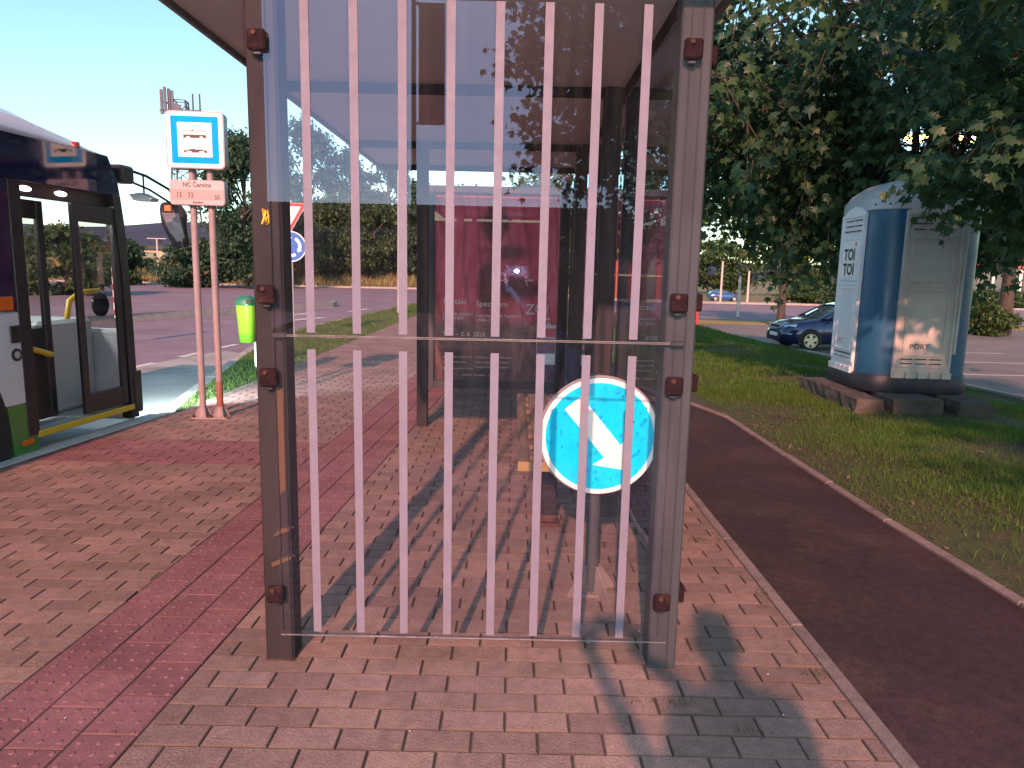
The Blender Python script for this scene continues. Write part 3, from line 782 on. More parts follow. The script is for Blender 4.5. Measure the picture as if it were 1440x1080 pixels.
# striped end pane: upper and lower sheet
XS = [-.6835 + .1524 * k for k in range(8)]
for (z0, z1, s0, s1) in ((1.178, 2.222, 1.185, 2.222), (.112, 1.170, .125, 1.130)):
    b = MB(); b.add([(-.800, 2.352, z0), (.566, 2.352, z0), (.566, 2.352, z1), (-.800, 2.352, z1)], [[0, 1, 2, 3]])
    pane = SP(b, 'glass_pane', M['glass'])
    for x in XS:
        b = MB(); b.box(x + .0005, x + .0285, 2.3490, 2.3512, s0, s1, .0004); o = b.build('stripe', M['stripe'], pane); shift(o, Matrix.Translation(-Vector(sh.location)))
    b = MB(); b.box(-.800, .566, 2.3485, 2.3555, z0 - .0035, z0 - .0002, .001); o = b.build('pane_edge', M['edge'], pane); shift(o, Matrix.Translation(-Vector(sh.location)))
    if z1 < 2:
        b = MB(); b.box(-.800, .566, 2.3485, 2.3555, z1 + .0002, z1 + .003, .001); o = b.build('pane_edge', M['edge'], pane); shift(o, Matrix.Translation(-Vector(sh.location)))
# seam connectors
for x in (-.775, .545):
    b = MB(); b.box(x - .022, x + .022, 2.343, 2.362, 1.166, 1.182, .002); SP(b, 'seam_clip', M['dark'])
# rear wall panes (road-away side) and their rails
for (y0, y1) in ((2.48, 4.35), (4.47, 6.26), (6.38, 8.19)):
    for (z0, z1) in ((.19, 1.385), (1.40, 2.40)):
        b = MB(); b.add([(.628, y0 - .02, z0), (.628, y1 + .02, z0), (.628, y1 + .02, z1), (.628, y0 - .02, z1)], [[0, 1, 2, 3]]); g = SP(b, 'glass_pane', M['backglass'])
        b = MB(); b.box(.6245, .6315, y0 - .02, y1 + .02, z1 + .0003, z1 + .004, .001); b.box(.6245, .6315, y0 - .02, y1 + .02, z0 - .004, z0 - .0003, .001)
        o = b.build('pane_edge', M['edge'], g); shift(o, Matrix.Translation(-Vector(sh.location)))
def clamp(x, z, y=2.345, wd=.058, hh=.062):
    b = MB(); b.box(x - wd / 2, x + wd / 2, y - .016, y + .004, z - hh / 2, z + hh / 2, .006)
    c = SP(b, 'clamp', M['clamp'])
    b = MB(); b.cyl((x - .006, y - .016, z + .018), (x - .006, y - .024, z + .018), .009, .007, 8); o = b.build('bolt', M['rust'], c); shift(o, Matrix.Translation(-Vector(sh.location)))
    b = MB(); b.box(x - .014, x + .012, y - .004, y + .024, z - hh / 2 - .012, z - hh / 2 - .001, .003); o = b.build('clamp_jaw', M['dark'], c); shift(o, Matrix.Translation(-Vector(sh.location)))
for z in (2.092, 1.309, 1.034, .267):
    clamp(-.814 if z > 2 else -.811, z); clamp(.540, z)
    b = MB(); b.box(.612, .634, 2.40, 2.47, z - .03, z + .03, .005); SP(b, 'side_clamp', M['clamp'])

# ------------------------------------------------------------------ poster case closing the far end
pc = empty('poster_case', (-.19, 8.52, 0), 0, 'tall glazed poster case with a dark red poster at the shelter far end', 'poster case')
def PP(b, name, m, par=pc):
    o = b.build(name, m, par); shift(o, Matrix.Translation(-Vector(pc.location))); return o
b = MB()
b.box(-1.03, -.945, 8.46, 8.60, .0, 2.365, .006); b.box(.555, .64, 8.46, 8.60, .0, 2.365, .006)
b.box(-.944, .554, 8.462, 8.60, 2.285, 2.365, .006); b.box(-.944, .554, 8.462, 8.60, .0, .085, .006)
PP(b, 'case_frame', M['steel_pale'])
b = MB(); b.add([(-.942, 8.525, .088), (.552, 8.525, .088), (.552, 8.525, 2.282), (-.942, 8.525, 2.282)], [[0, 1, 2, 3]]); ps = PP(b, 'poster', M['poster'])

b = MB(); b.add([(-.943, 8.475, .087), (.553, 8.475, .087), (.553, 8.475, 2.283), (-.943, 8.475, 2.283)], [[0, 1, 2, 3]]); PP(b, 'case_glass', glass('case glass', (.985, .985, .985), 1.2, .008))
b = MB(); b.add([(-.943, 8.59, .087), (.553, 8.59, .087), (.553, 8.59, 2.283), (-.943, 8.59, 2.283)], [[0, 1, 2, 3]]); PP(b, 'case_glass', glass('rear case glass', (.97, .97, .97), 1.0, .01))
def T(body, x, z, s, m=M['palewrite'], sx=1, bold=0):
    o = text('lettering', body, s, m, ps, (x - pc.location.x, 8.5235 - pc.location.y, z), sx=sx, bold=bold); return o
T('Bartáki', -.84, 1.00, .098); T('Spectrum', -.45, .98, .098)
T('Výstava plakátů\n1965–1975', -.85, .87, .058); T('Intertextuální Fosters\n1960–1975', -.45, .855, .058)
T('9. 4. – 3. 6. 2026', -.84, .62, .075); T('ZČ/', .14, .90, .17); T('G', .33, .74, .17)
for i, (x, z, n) in enumerate(((-.84, .36, 28), (-.45, .36, 34), (-.84, .30, 22), (-.45, .30, 30), (-.84, .22, 26), (-.45, .24, 32))):
    T(('galerie výstava program otevřeno denně '*2)[i * 3:i * 3 + n], x, z, .03)
T('galerie   muzeum   město', -.60, .14, .04)
lf = empty('leaflet_holder', (.395, 8.45, .32), 0, 'small red and white leaflet fixed low on the poster case glass', 'leaflet')
b = MB(); b.box(-.115, .115, 0, .012, -.02, .46, .003); b.build('holder_back', M['paper'], lf)
b = MB(); b.box(-.108, .108, -.004, -.001, .315, .42, .001); b.build('red_band', M['redink'], lf)
b = MB(); b.box(-.108, .108, -.004, -.001, .12, .30, .001); b.build('photo_print', mat('leaflet photo', (.30, .12, .13), (.14, .06, .07), scale=14, rough=.5), lf)
b = MB(); b.box(-.108, .108, -.0035, -.001, .0, .115, .001); b.build('text_area', M['white'], lf)

# ------------------------------------------------------------------ bench
bn = empty('slatted_bench', (.25, 4.5, 0), 0, 'weathered wooden slat bench along the rear glass wall of the shelter', 'bench')
def BP(b, name, m, par=bn):
    o = b.build(name, m, par); shift(o, Matrix.Translation(-Vector(bn.location))); return o
SX = [.040, .128, .216, .304, .392]
for x in SX:
    b = MB(); b.box(x, x + .058, 3.48, 5.52, .412, .452, .006); BP(b, 'slat', M['wood'])
b = MB()
for i in range(4):
    for k in range(8): b.box(SX[i] + .0585, SX[i + 1] - .0005, 3.62 + k * .25, 3.74 + k * .25, .418, .444, .003)
BP(b, 'slat_spacer', M['wood'])
for y in (3.83, 5.2):
    b = MB(); b.box(.06, .45, y - .03, y + .03, .375, .4115, .004); b.box(.175, .26, y - .04, y + .04, .0, .374, .006)
    lg = BP(b, 'leg', M['beam'])
    b = MB(); b.box(.15, .285, y - .055, y + .055, -.005, .02, .006); b.box(.168, .267, y - .047, y + .047, .021, .07, .012); BP(b, 'foot_plate', M['rust'], lg)
b = MB(); b.box(.50, .60, 3.79, 3.87, .06, .40, .006); b.box(.47, .60, 5.16, 5.24, .0, .40, .006); BP(b, 'wall_bracket', M['dark'])
b = MB(); b.box(.038, .46, 3.472, 3.4795, .405, .455, .002); BP(b, 'end_strip', mat('ochre end strip', (.30, .20, .08), rough=.7))

# ------------------------------------------------------------------ round keep-right sign on a short stand
ks = empty('round_traffic_sign', (.372, 2.96, 0), rad(2), 'round blue sign with white arrow pointing down right, on a short stand inside the shelter', 'traffic sign')
b = MB(); b.cyl((0, .02, 0), (-.012, .02, .98), .030, .030, 16); b.build('pole', M['steel_pale'], ks)
b = MB()
for a in range(4):
    Tm = Matrix.Rotation(a * math.pi / 2 + .5, 4, 'Z'); b.prism([(.028, .0), (.125, .0), (.120, .02), (.034, .13)], -.006, .006, 'y', T=Matrix.Translation((0, .02, 0)) @ Tm)
b.box(-.06, .06, -.04, .08, -.004, .012, .003); b.build('stand_foot', M['edging'], ks)
def disc(rr, y0, y1, n=64): return [(rr * math.cos(2 * math.pi * i / n), .721 + rr * math.sin(2 * math.pi * i / n)) for i in range(n)]
b = MB(); b.prism(disc(.252, 0, 0), -.034, -.018, 'y', smooth=True); b.prism(disc(.258, 0, 0), -.018, -.012, 'y'); rim = b.build('sign_plate', M['signgrey'], ks)
b = MB(); b.prism(disc(.249, 0, 0), -.0365, -.0342, 'y'); b.build('white_border', M['white'], rim)
b = MB(); b.prism(disc(.229, 0, 0), -.0385, -.0367, 'y'); b.build('blue_field', M['cyan2'], rim)
A45 = rad(-50); ca, sa = math.cos(A45), math.sin(A45)
arrow = [(-.182, .044), (.088, .043), (.080, .100), (.195, 0), (.080, -.100), (.088, -.043), (-.182, -.044)]
b = MB(); b.prism([(x * ca - y * sa + .0, x * sa + y * ca + .721 + .004) for x, y in arrow], -.0402, -.0387, 'y'); b.build('arrow', M['white'], rim)
b = MB()
for x, z in ((.09, .17), (-.03, .11), (.14, .06), (-.16, -.05), (.19, .12), (.05, -.19)): b.box(x, x + .004, -.0398, -.0387, .721 + z, .721 + z + random.uniform(.006, .02), .0005)
b.build('scuff_mark', M['navy'], rim)
b = MB(); b.box(-.05, .05, -.0118, .01, .66, .70, .003); b.box(-.05, .05, -.0118, .01, .82, .86, .003); b.build('pole_bracket', M['steel_pale'], ks)

# ------------------------------------------------------------------ bus stop sign
bs = empty('bus_stop_sign', (-2.775, 6.45, 0), rad(4), 'blue and white bus stop sign on two pale posts with a line number plate below', 'bus stop sign')
for x in (-.085, .072):
    b = MB(); b.tube([(x, .03, 0), (x - .0, .03, 1.2), (x, .03, 2.30)], .029, 14); pl = b.build('post', M['pinkpost'], bs)
    b = MB(); b.cyl((x, .03, .0), (x, .03, .09), .037, .033, 14)
    for a in range(4):
        b.prism([(.03, 0), (.085, 0), (.08, .012), (.034, .11)], -.004, .004, 'y', T=Matrix.Translation((x, .03, 0)) @ Matrix.Rotation(a * math.pi / 2 + .6, 4, 'Z'))
    b.box(x - .08, x + .08, -.05, .11, -.004, .010, .003)
    b.build('base_plate', M['pinkpost'], pl)
    b = MB()
    for dx, dy in ((-.065, -.035), (.065, -.035), (-.065, .095), (.065, .095)): b.cyl((x + dx, .0 + dy, .010), (x + dx, dy, .035), .011, .010, 6)
    b.build('anchor_bolt', M['rust'], pl)
b = MB(); b.cyl((.072, .03, .105), (.072, .03, .34), .0298, .0294, 14); b.build('rust_patch', mat('red primer patch', (.30, .07, .05), (.22, .10, .08), scale=9, rough=.8), bs)
def rrect(x0, x1, z0, z1, rr, n=6):
    out = []
    for cx, cz, a0 in ((x1 - rr, z1 - rr, 0), (x0 + rr, z1 - rr, 90), (x0 + rr, z0 + rr, 180), (x1 - rr, z0 + rr, 270)):
        for i in range(n + 1): t = rad(a0 + 90 * i / n); out.append((cx + rr * math.cos(t), cz + rr * math.sin(t)))
    return out
b = MB(); b.prism(rrect(-.262, .230, 2.225, 2.705, .04), -.05, .05, 'y', smooth=True); sb = b.build('sign_box', M['signgrey'], bs)
b = MB(); b.prism(rrect(-.252, .220, 2.234, 2.695, .034), -.0525, -.0503, 'y'); b.build('white_face', M['white'], sb)
b = MB(); b.prism(rrect(-.216, .184, 2.268, 2.662, .004), -.0545, -.0527, 'y'); b.build('blue_field', M['cyan'], sb)
b = MB(); b.prism(rrect(-.160, .128, 2.322, 2.608, .004), -.0565, -.0547, 'y'); b.build('white_field', M['white'], sb)
b = MB()
Y0, Y1 = -.0582, -.0567; PT = Matrix.Translation((-.016, 0, -.025))
b.prism([(-.095, 2.560), (.095, 2.560), (.095, 2.564), (-.095, 2.564)], Y0, Y1, T=PT); b.prism([(-.03, 2.5645), (-.005, 2.5645), (-.01, 2.570), (-.026, 2.570)], Y0, Y1, T=PT)
b.prism([(-.095, 2.505), (-.075, 2.505), (-.066, 2.519), (-.045, 2.519), (-.036, 2.505), (.036, 2.505), (.045, 2.519), (.066, 2.519), (.075, 2.505), (.095, 2.505), (.095, 2.532), (-.095, 2.532)], Y0, Y1, T=PT)
b.prism([(-.095, 2.383), (-.078, 2.383), (-.07, 2.398), (-.035, 2.396), (-.028, 2.383), (.028, 2.383), (.035, 2.396), (.072, 2.398), (.08, 2.383), (.10, 2.383), (.10, 2.402), (.075, 2.405), (.04, 2.412), (.01, 2.408), (0, 2.414), (-.04, 2.412), (-.075, 2.402), (-.095, 2.400)], Y0, Y1, T=PT)
b.build('vehicle_pictogram', M['ink'], sb)
b = MB(); b.prism(rrect(-.255, .215, 1.915, 2.130, .03), -.045, .045, 'y', smooth=True); lp = b.build('line_plate', M['signgrey'], bs)
b = MB(); b.prism(rrect(-.250, .210, 1.920, 2.125, .026), -.0475, -.0453, 'y'); b.build('plate_face', M['plate'], lp)
b = MB(); b.box(-.245, .205, -.0492, -.0477, 1.962, 2.047, .0004); b.build('number_field', M['plate2'], lp)
def BT(body, x, z, s, al='CENTER', sx=1): return text('lettering', body, s, M['ink'], lp, (x - .02, -.0505, z - .005), align=al, sx=sx, depth=.0008)
BT('NC Černice', .0, 2.075, .056, sx=.86); BT('13', -.155, 1.985, .062, sx=.8); BT('32', -.055, 1.985, .062, sx=.8); BT('50', .17, 1.972, .058, sx=.8); BT('Autobus', .005, 1.937, .026)

# ------------------------------------------------------------------ litter bin
lb = empty('litter_bin', (-3.70, 9.95, 0), rad(-6), 'lime green litter bin on a white pole at the edge of the grass', 'litter bin')
b = MB(); b.cyl((.045, .10, -.05), (.045, .10, .95), .028, .028, 12); b.build('pole', M['white'], lb)
def ovl(rx, ry, z, n=20, cx=0): return [(cx + rx * (abs(math.cos(t)) ** .7) * (1 if math.cos(t) >= 0 else -1), -.05 + ry * (abs(math.sin(t)) ** .7) * (1 if math.sin(t) >= 0 else -1), z) for t in [2 * math.pi * i / n for i in range(n)]]
b = MB(); b.loft([ovl(.085, .08, .34), ovl(.10, .095, .36), ovl(.130, .125, .84), ovl(.135, .13, .86)]); b.build('bin_body', M['green'], lb)
b = MB(); b.loft([ovl(.142, .137, .862), ovl(.145, .14, .885), ovl(.125, .12, .95), ovl(.07, .065, .985)]); b.build('lid', M['greenlid'], lb)
b = MB(); b.box(.06, .135, -.195, -.185, .885, .93, .01); b.build('slot', M['black'], lb)

# ------------------------------------------------------------------ give-way and roundabout signs
gs = empty('road_sign_post', (-4.46, 14.4, -.05), rad(6), 'give way triangle above a blue roundabout sign on one grey post', 'road sign')
b = MB(); b.cyl((0, .03, 0), (0, .03, 2.75), .03, .03, 12); b.build('post', M['pole'], gs)
def tri(s, zc): return [(-s, zc + s * .577), (s, zc + s * .577), (0, zc - s * 1.155)]
def rtri(s, zc, rr):
    out = []; P = tri(s, zc)
    for i in range(3):
        a, c, e = P[i - 1], P[i], P[(i + 1) % 3]
        va = Vector((a[0] - c[0], a[1] - c[1])).normalized() * rr; ve = Vector((e[0] - c[0], e[1] - c[1])).normalized() * rr
        out += [(c[0] + va.x, c[1] + va.y), (c[0] + (va.x + ve.x) * .3, c[1] + (va.y + ve.y) * .3), (c[0] + ve.x, c[1] + ve.y)]
    return out
ZT = 2.50
b = MB(); b.prism(rtri(.335, ZT, .05), -.012, 0, 'y'); tp = b.build('triangle_plate', M['white'], gs)
b = MB(); b.prism(rtri(.325, ZT, .05), -.0145, -.0122, 'y'); b.build('red_border', M['red'], tp)
b = MB(); b.prism(rtri(.215, ZT, .02), -.0170, -.0147, 'y'); b.build('white_field', M['white'], tp)
def dsc(rr, zc, n=40): return [(rr * math.cos(2 * math.pi * i / n), zc + rr * math.sin(2 * math.pi * i / n)) for i in range(n)]
ZR = 1.845
b = MB(); b.prism(dsc(.30, ZR), -.012, 0, 'y'); rp = b.build('round_plate', M['white'], gs)
b = MB(); b.prism(dsc(.282, ZR), -.0145, -.0122, 'y'); b.build('blue_field', M['blue'], rp)
b = MB()
for k in range(3):
    a0 = rad(90 + 120 * k + 12); inner = []; outer = []
    for i in range(9):
        t = a0 + rad(78) * i / 8; inner.append((.150 * math.cos(t), ZR + .150 * math.sin(t))); outer.append((.205 * math.cos(t), ZR + .205 * math.sin(t)))
    b.prism(inner + outer[::-1], -.0165, -.0147, 'y')
    t = a0; te = a0 - rad(22)
    b.prism([(.125 * math.cos(t), ZR + .125 * math.sin(t)), (.178 * math.cos(te), ZR + .178 * math.sin(te)), (.230 * math.cos(t), ZR + .230 * math.sin(t))], -.0168, -.0148, 'y')
b.build('direction_arrow', M['white'], rp)

# ------------------------------------------------------------------ bus
YB = rad(-6.0)
bus = empty('city_bus', (-3.41, 6.38, -.18), YB, 'white and dark city bus with green skirt and open front door at the kerb', 'bus')
DY0, DY1 = -1.18, -.10      # door opening along the side
# right side (local x = 0), front at y = 0, body to y = -11.6
b = MB()
b.box(-.05, 0, -11.6, DY0 - .02, .55, 1.22, .01); b.box(-.05, 0, -11.6, -2.75, .2, .548, .01);
b.build('side_panel', M['buswhite'], bus)
arch = [(-1.205, .18), (-1.205, .549), (-1.46, .549), (-1.43, .18)]
b = MB(); b.prism(arch, -.05, .0, 'x'); b.box(-.05, .0, -11.6, -2.75, .16, .199, .005); gp = b.build('skirt_panel', M['busgreen'], bus)
b = MB(); b.box(.001, .006, -1.36, -1.25, .245, .285, .002); b.box(.0045, .014, -1.50, -1.34, 1.235, 1.33, .004); b.build('side_marker', M['orange'], bus)
b = MB(); b.box(.001, .012, -1.385, -1.295, 1.0, 1.125, .006); b.build('button_box', M['busframe'], bus)
b = MB(); b.cyl((.001, -1.34, .915), (.007, -1.34, .915), .046, .046, 20); b.build('round_sticker', M['dark'], bus)
b = MB(); b.cyl((.0072, -1.34, .915), (.009, -1.34, .915), .026, .026, 16); b.build('sticker_centre', M['plate'], bus)
b = MB(); b.prism([(-2.08 + .62 * math.cos(rad(a)), .42 + .62 * math.sin(rad(a))) for a in range(0, 181, 12)] + [(-2.70, .14), (-1.46, .14)], -.04, .003, 'x'); b.build('wheel_arch', M['black'], bus)
wh = MB(); wh.cyl((-.28, -2.08, .47), (-.015, -2.08, .47), .47, .47, 32); wo_ = wh.build('wheel', M['tyre'], bus)
b = MB(); b.cyl((-.03, -2.08, .47), (-.008, -2.08, .47), .28, .26, 28); b.build('rim', M['pole'], wo_)
# window band behind the door, dark fascia above
b = MB(); b.box(-.045, .004, -11.6, DY0 - .12, 1.222, 2.15, .008); b.build('side_window', M['busdark'], bus)
b = MB()
def fprof(z): return float(np.interp(z, [.2, .5, 1.1, 1.7, 2.0, 2.25, 2.46, 2.6, 2.76], [0, 0, -.01, -.03, -.05, -.10, -.21, -.5, -1.2]))
# side fascia: from z 2.05 to the roof line, following the raked front
zz = [2.152, 2.25, 2.35, 2.46]
poly = [(-11.6, 2.152)] + [(fprof(z), z) for z in zz] + [(-11.6, 2.46)]
b.prism(poly, -.04, .003, 'x'); b.build('roof_fascia', M['busdark'], bus)
# white roof shell: cross sections tapering down at the nose
def rsec(y, drop, s):
    pts = [(0, 2.462), (-.01, 2.52), (-.07, 2.63), (-.22, 2.73), (-.55, 2.79), (-1.275, 2.82), (-2.0, 2.79), (-2.33, 2.73), (-2.48, 2.63), (-2.54, 2.52), (-2.55, 2.462)]
    return [(x, y, 2.462 + (z - 2.462) * s - drop) for x, z in pts]
b = MB(); b.loft([rsec(-11.6, 0, 1), rsec(-3.0, 0, 1), rsec(-1.6, .0, .93), rsec(-.95, .0, .74), rsec(-.50, 0, .38), rsec(-.22, 0, .05)]); b.build('roof', M['buswhite'], bus)
b = MB(); b.box(-.03, .006, -.585, -.535, 2.47, 2.515, .004); b.build('roof_marker_lamp', mat('dark red lens', (.35, .02, .02), rough=.2), bus)
# front: dark cap, windscreen, bumper
b = MB(); prof = [(fprof(z), z) for z in (2.15, 2.25, 2.35, 2.44)]
b.loft([[(x, y, z) for y, z in prof] for x in (-2.55, -1.3, -.04)], closed=False, caps=False); b.build('front_cap', M['busdark'], bus)
b = MB(); prof = [(fprof(z) - .01, z) for z in (1.0, 1.4, 1.75, 2.15)]
b.loft([[(x, y, z) for y, z in prof] for x in (-2.5, -1.3, -.10)], closed=False, caps=False); b.build('windscreen', M['busglass'], bus)
b = MB(); b.box(-2.55, -.0, -.10, 0.0, .18, .998, .03); b.box(-2.5, -.06, 0, .06, .2, .5, .03); fb = b.build('front_panel', M['buswhite'], bus)
b = MB(); b.box(-.002, .012, -.05, .055, .24, .62, .01); b.build('bumper_corner', M['busframe'], bus)
# front corner pillar following the rake
b = MB(); b.prism([(DY1 + .0, .2), (fprof(.4), .2)] + [(fprof(z), z) for z in (1.0, 1.5, 1.9, 2.15)] + [(DY1 - .08, 2.15), (DY1 - .02, 1.5)], -.09, .004, 'x'); b.build('corner_pillar', M['busframe'], bus)
b = MB(); b.box(-.09, .004, DY0 - .115, DY0 - .0, .3, 2.15, .006); b.build('door_pillar', M['busframe'], bus)
for x in (-2.2, -.35):
    b = MB(); b.prism(rrect(x - .14, x + .14, .55, .72, .05), .0, .014, 'y'); b.build('headlight', M['headlamp'], bus)
# floor, ceiling, back and left wall, interior
b = MB(); b.box(-2.5, -.09, -11.5, -.11, .28, .325, .004); b.box(-.089, -.02, DY0 - .0, DY1, .28, .32, .004); b.build('floor', M['busfloor'], bus)
b = MB(); b.box(-.018, .010, DY0 - .02, DY1 + .04, .275, .325, .006); b.build('sill_strip', M['yellow'], bus)
b = MB(); b.box(-2.5, -.05, -11.5, -.35, 2.20, 2.24, .004); b.build('ceiling', M['businside'], bus)
for y in (-1.08, -.72):
    b = MB(); b.prism([(y + .06 * math.cos(t), 2.10 + .018 * math.sin(t)) for t in [2 * math.pi * i / 16 for i in range(16)]], -.0495, -.044, 'x'); b.build('ceiling_lamp', M['lampwhite'], bus)
b = MB(); b.box(-2.55, -2.5, -11.6, -.05, .2, 1.15, .01); b.box(-2.55, -2.5, -11.6, -1.8, 1.152, 2.46, .01); b.box(-2.55, -2.5, -1.79, -.35, 2.1, 2.46, .01); b.box(-2.5, -.05, -11.6, -11.5, .2, 2.46, .01); b.build('far_wall', M['buswhite'], bus)
b = MB(); b.box(-2.49, -.30, -.75, -.12, .33, 1.10, .03); b.build('dashboard', M['busgrey'], bus)
b = MB(); b.cyl((-.62, -.7502, .93), (-.62, -.765, .93), .05, .05, 18); b.build('air_vent', M['dark'], bus)
b = MB(); b.box(-2.4, -.75, -2.3, -1.35, .33, 1.06, .02); b.build('cab_partition', M['businside'], bus)
b = MB(); b.box(-2.48, -.06, -3.6, -2.35, .33, 2.1, .02); b.build('rear_partition', M['businside'], bus)
b = MB(); b.tube([(-.20, -.56, 1.12), (-.20, -.52, 1.26), (-.18, -.42, 1.33), (-.15, -.22, 1.34)], .022, 10); b.build('front_handrail', M['yellow'], bus)
b = MB(); b.tube([(-.17, -1.12, .95), (-.17, -.95, .90), (-.17, -.80, .85)], .024, 10); b.build('side_handrail', M['yellow'], bus)
b = MB(); b.cyl((-.14, -.24, 1.22), (-.12, -.24, 1.22), .10, .10, 20); b.build('camera_housing', M['busframe'], bus)
b = MB(); b.box(-.60, -.44, -.755, -.745, 1.105, 1.24, .004); b.build('ticket_reader', M['plate'], bus)
sw = MB(); ring = [(-1.9 + .22 * math.cos(t), -.95 + .06 * math.sin(t), 1.22 + .17 * math.sin(t)) for t in [2 * math.pi * i / 20 for i in range(21)]]
sw.tube(ring, .015, 6); sw.build('steering_wheel', M['black'], bus)
# two door leaves
def leaf(y0, y1, x, low, name='door_leaf'):
    b = MB(); z0, z1 = .345, 2.04
    b.box(x - .035, x, y0, y0 + .07, z0, z1, .006); b.box(x - .035, x, y1 - .07, y1, z0, z1, .006)
    b.box(x - .034, x - .001, y0 + .071, y1 - .071, z0, z0 + low, .006); b.box(x - .034, x - .001, y0 + .071, y1 - .071, z1 - .14, z1, .006)
    o = b.build(name, M['busframe'], bus)
    b = MB(); b.add([(x - .017, y0 + .07, z0 + low), (x - .017, y1 - .07, z0 + low), (x - .017, y1 - .07, z1 - .14), (x - .017, y0 + .07, z1 - .14)], [[0, 1, 2, 3]]); b.build('door_glass', M['busglass'], o)
    return o
leaf(-.67, -.12, -.004, .16); leaf(-1.15, -.73, -.20, .72)
b = MB(); b.box(-.09, -.05, DY0, DY1 - .06, 2.045, 2.151, .002); b.build('door_header', M['busframe'], bus)
# mirrors on the front corner
b = MB(); b.box(-.12, .02, -.06, .12, 2.27, 2.42, .02); mr = b.build('mirror_mount', M['mirror'], bus)
b = MB(); b.tube([(-.05, .08, 2.40), (-.06, .40, 2.38), (-.07, .78, 2.30), (-.08, .86, 2.24), (-.08, .88, 2.14)], .013, 8); b.tube([(-.05, .08, 2.31), (-.06, .45, 2.26), (-.08, .86, 2.16)], .011, 8); b.tube([(-.06, .36, 2.39), (-.06, .36, 2.22)], .008, 6); b.build('mirror_arm', M['black'], mr)
def mshell(cx, cy, cz, w0, w1, h, dpt):
    out = []
    for dy, s in ((-dpt, .0), (-dpt, 1.0), (0, 1.0), (dpt, .75), (dpt * 1.4, .2)):
        s = max(s, .02); ringp = []
        for i in range(20):
            t = 2 * math.pi * i / 20; cz_ = math.sin(t); wloc = w0 if cz_ > 0 else w1
            ringp.append((cx + s * wloc * (abs(math.cos(t)) ** .6) * (1 if math.cos(t) > 0 else -1) + (.05 * (-cz_)), cy + dy, cz + s * h * (abs(cz_) ** .7) * (1 if cz_ > 0 else -1)))
        out.append(ringp)
    return out
b = MB(); b.loft(mshell(-.075, .90, 1.965, .135, .10, .225, .05)); mh = b.build('mirror_housing', M['mirror'], mr)
b = MB(); b.box(-.17, -.10, .842, .849, 2.10, 2.155, .004); b.build('mirror_indicator', M['orange'], mr)
b = MB(); b.prism([(-.20, 2.085), (-.02, 2.075), (.03, 1.84), (-.05, 1.80), (-.13, 1.90)], .843, .849, 'y'); b.build('mirror_face', M['mirrorglass'], mr)
b = MB(); b.prism([(-.17, 2.205), (-.06, 2.22), (.05, 2.17), (.03, 2.145), (-.13, 2.15)], .30, .42, 'y'); b.build('wide_mirror', M['pole'], mr)
il = bpy.data.lights.new('cabin_light', 'POINT'); il.energy = 34; il.color = (1, .97, .9); il.shadow_soft_size = .15
io = bpy.data.objects.new('cabin_light', il); COL.objects.link(io); io.parent = bus; io.location = (-.95, -1.0, 2.08)
# low beams: light the bay and the verge ahead
hl = bpy.data.lights.new('headlight_beam', 'SPOT'); hl.energy = 420; hl.color = (.80, .97, 1.0); hl.spot_size = rad(88); hl.spot_blend = .6; hl.shadow_soft_size = .06
ho = bpy.data.objects.new('headlight_beam', hl); COL.objects.link(ho); ho.parent = bus; ho.location = (-.30, .10, .62)
ho.rotation_euler = Vector((.10, 1, -.16)).to_track_quat('-Z', 'Y').to_euler()
# ------------------------------------------------------------------ portable toilet
TA = rad(-3)
pt = empty('portable_toilet', (3.95, 7.92, .14), TA, 'blue and white portable toilet with a domed roof standing on concrete blocks', 'portable toilet')
W = 1.20                                    # local: near corner at (0,0); x along the right face, y along the left face
def rsq(o, rr, z, n=7):
    out = []
    for cx, cy, a0 in ((W - rr - o, rr + o, 270), (W - rr - o, W - rr - o, 0), (rr + o, W - rr - o, 90), (rr + o, rr + o, 180)):
        for i in range(n + 1): t = rad(a0 + 90 * i / n); out.append((cx + rr * math.cos(t), cy + rr * math.sin(t), z))
    return out
b = MB(); b.loft([rsq(-.02, .31, .0), rsq(-.03, .31, .03), rsq(-.025, .31, .17), rsq(-.01, .30, .20)]); b.build('base', M['toibase'], pt)
b = MB(); b.loft([rsq(0, .30, .2005), rsq(0, .30, 2.02)]); b.build('body', M['toiblue'], pt)
b = MB(); b.loft([rsq(-.008, .30, 2.021), rsq(-.008, .30, 2.135), rsq(.01, .29, 2.15), rsq(.06, .26, 2.23), rsq(.20, .16, 2.33), rsq(.38, .1, 2.375)]); rf = b.build('roof', M['toiroof'], pt)
b = MB()
for k in range(3): b.tube([(.10, .30 + .27 * k, 2.20), (.35, .30 + .27 * k, 2.355), (W * .5, .30 + .27 * k, 2.395), (W - .35, .30 + .27 * k, 2.355), (W - .1, .30 + .27 * k, 2.2)], .02, 8)
b.box(.16, .34, .02, .20, 2.16, 2.24, .02)
b.build('roof_rib', M['toiroof'], rf)
b = MB()
for a in (205, 235, 258): b.cyl((.30 + .308 * math.cos(rad(a)), .30 + .308 * math.sin(rad(a)), 2.075), (.30 + .316 * math.cos(rad(a)), .30 + .316 * math.sin(rad(a)), 2.075), .014, .011, 8)
b.build('rivet', M['steel_pale'], rf)
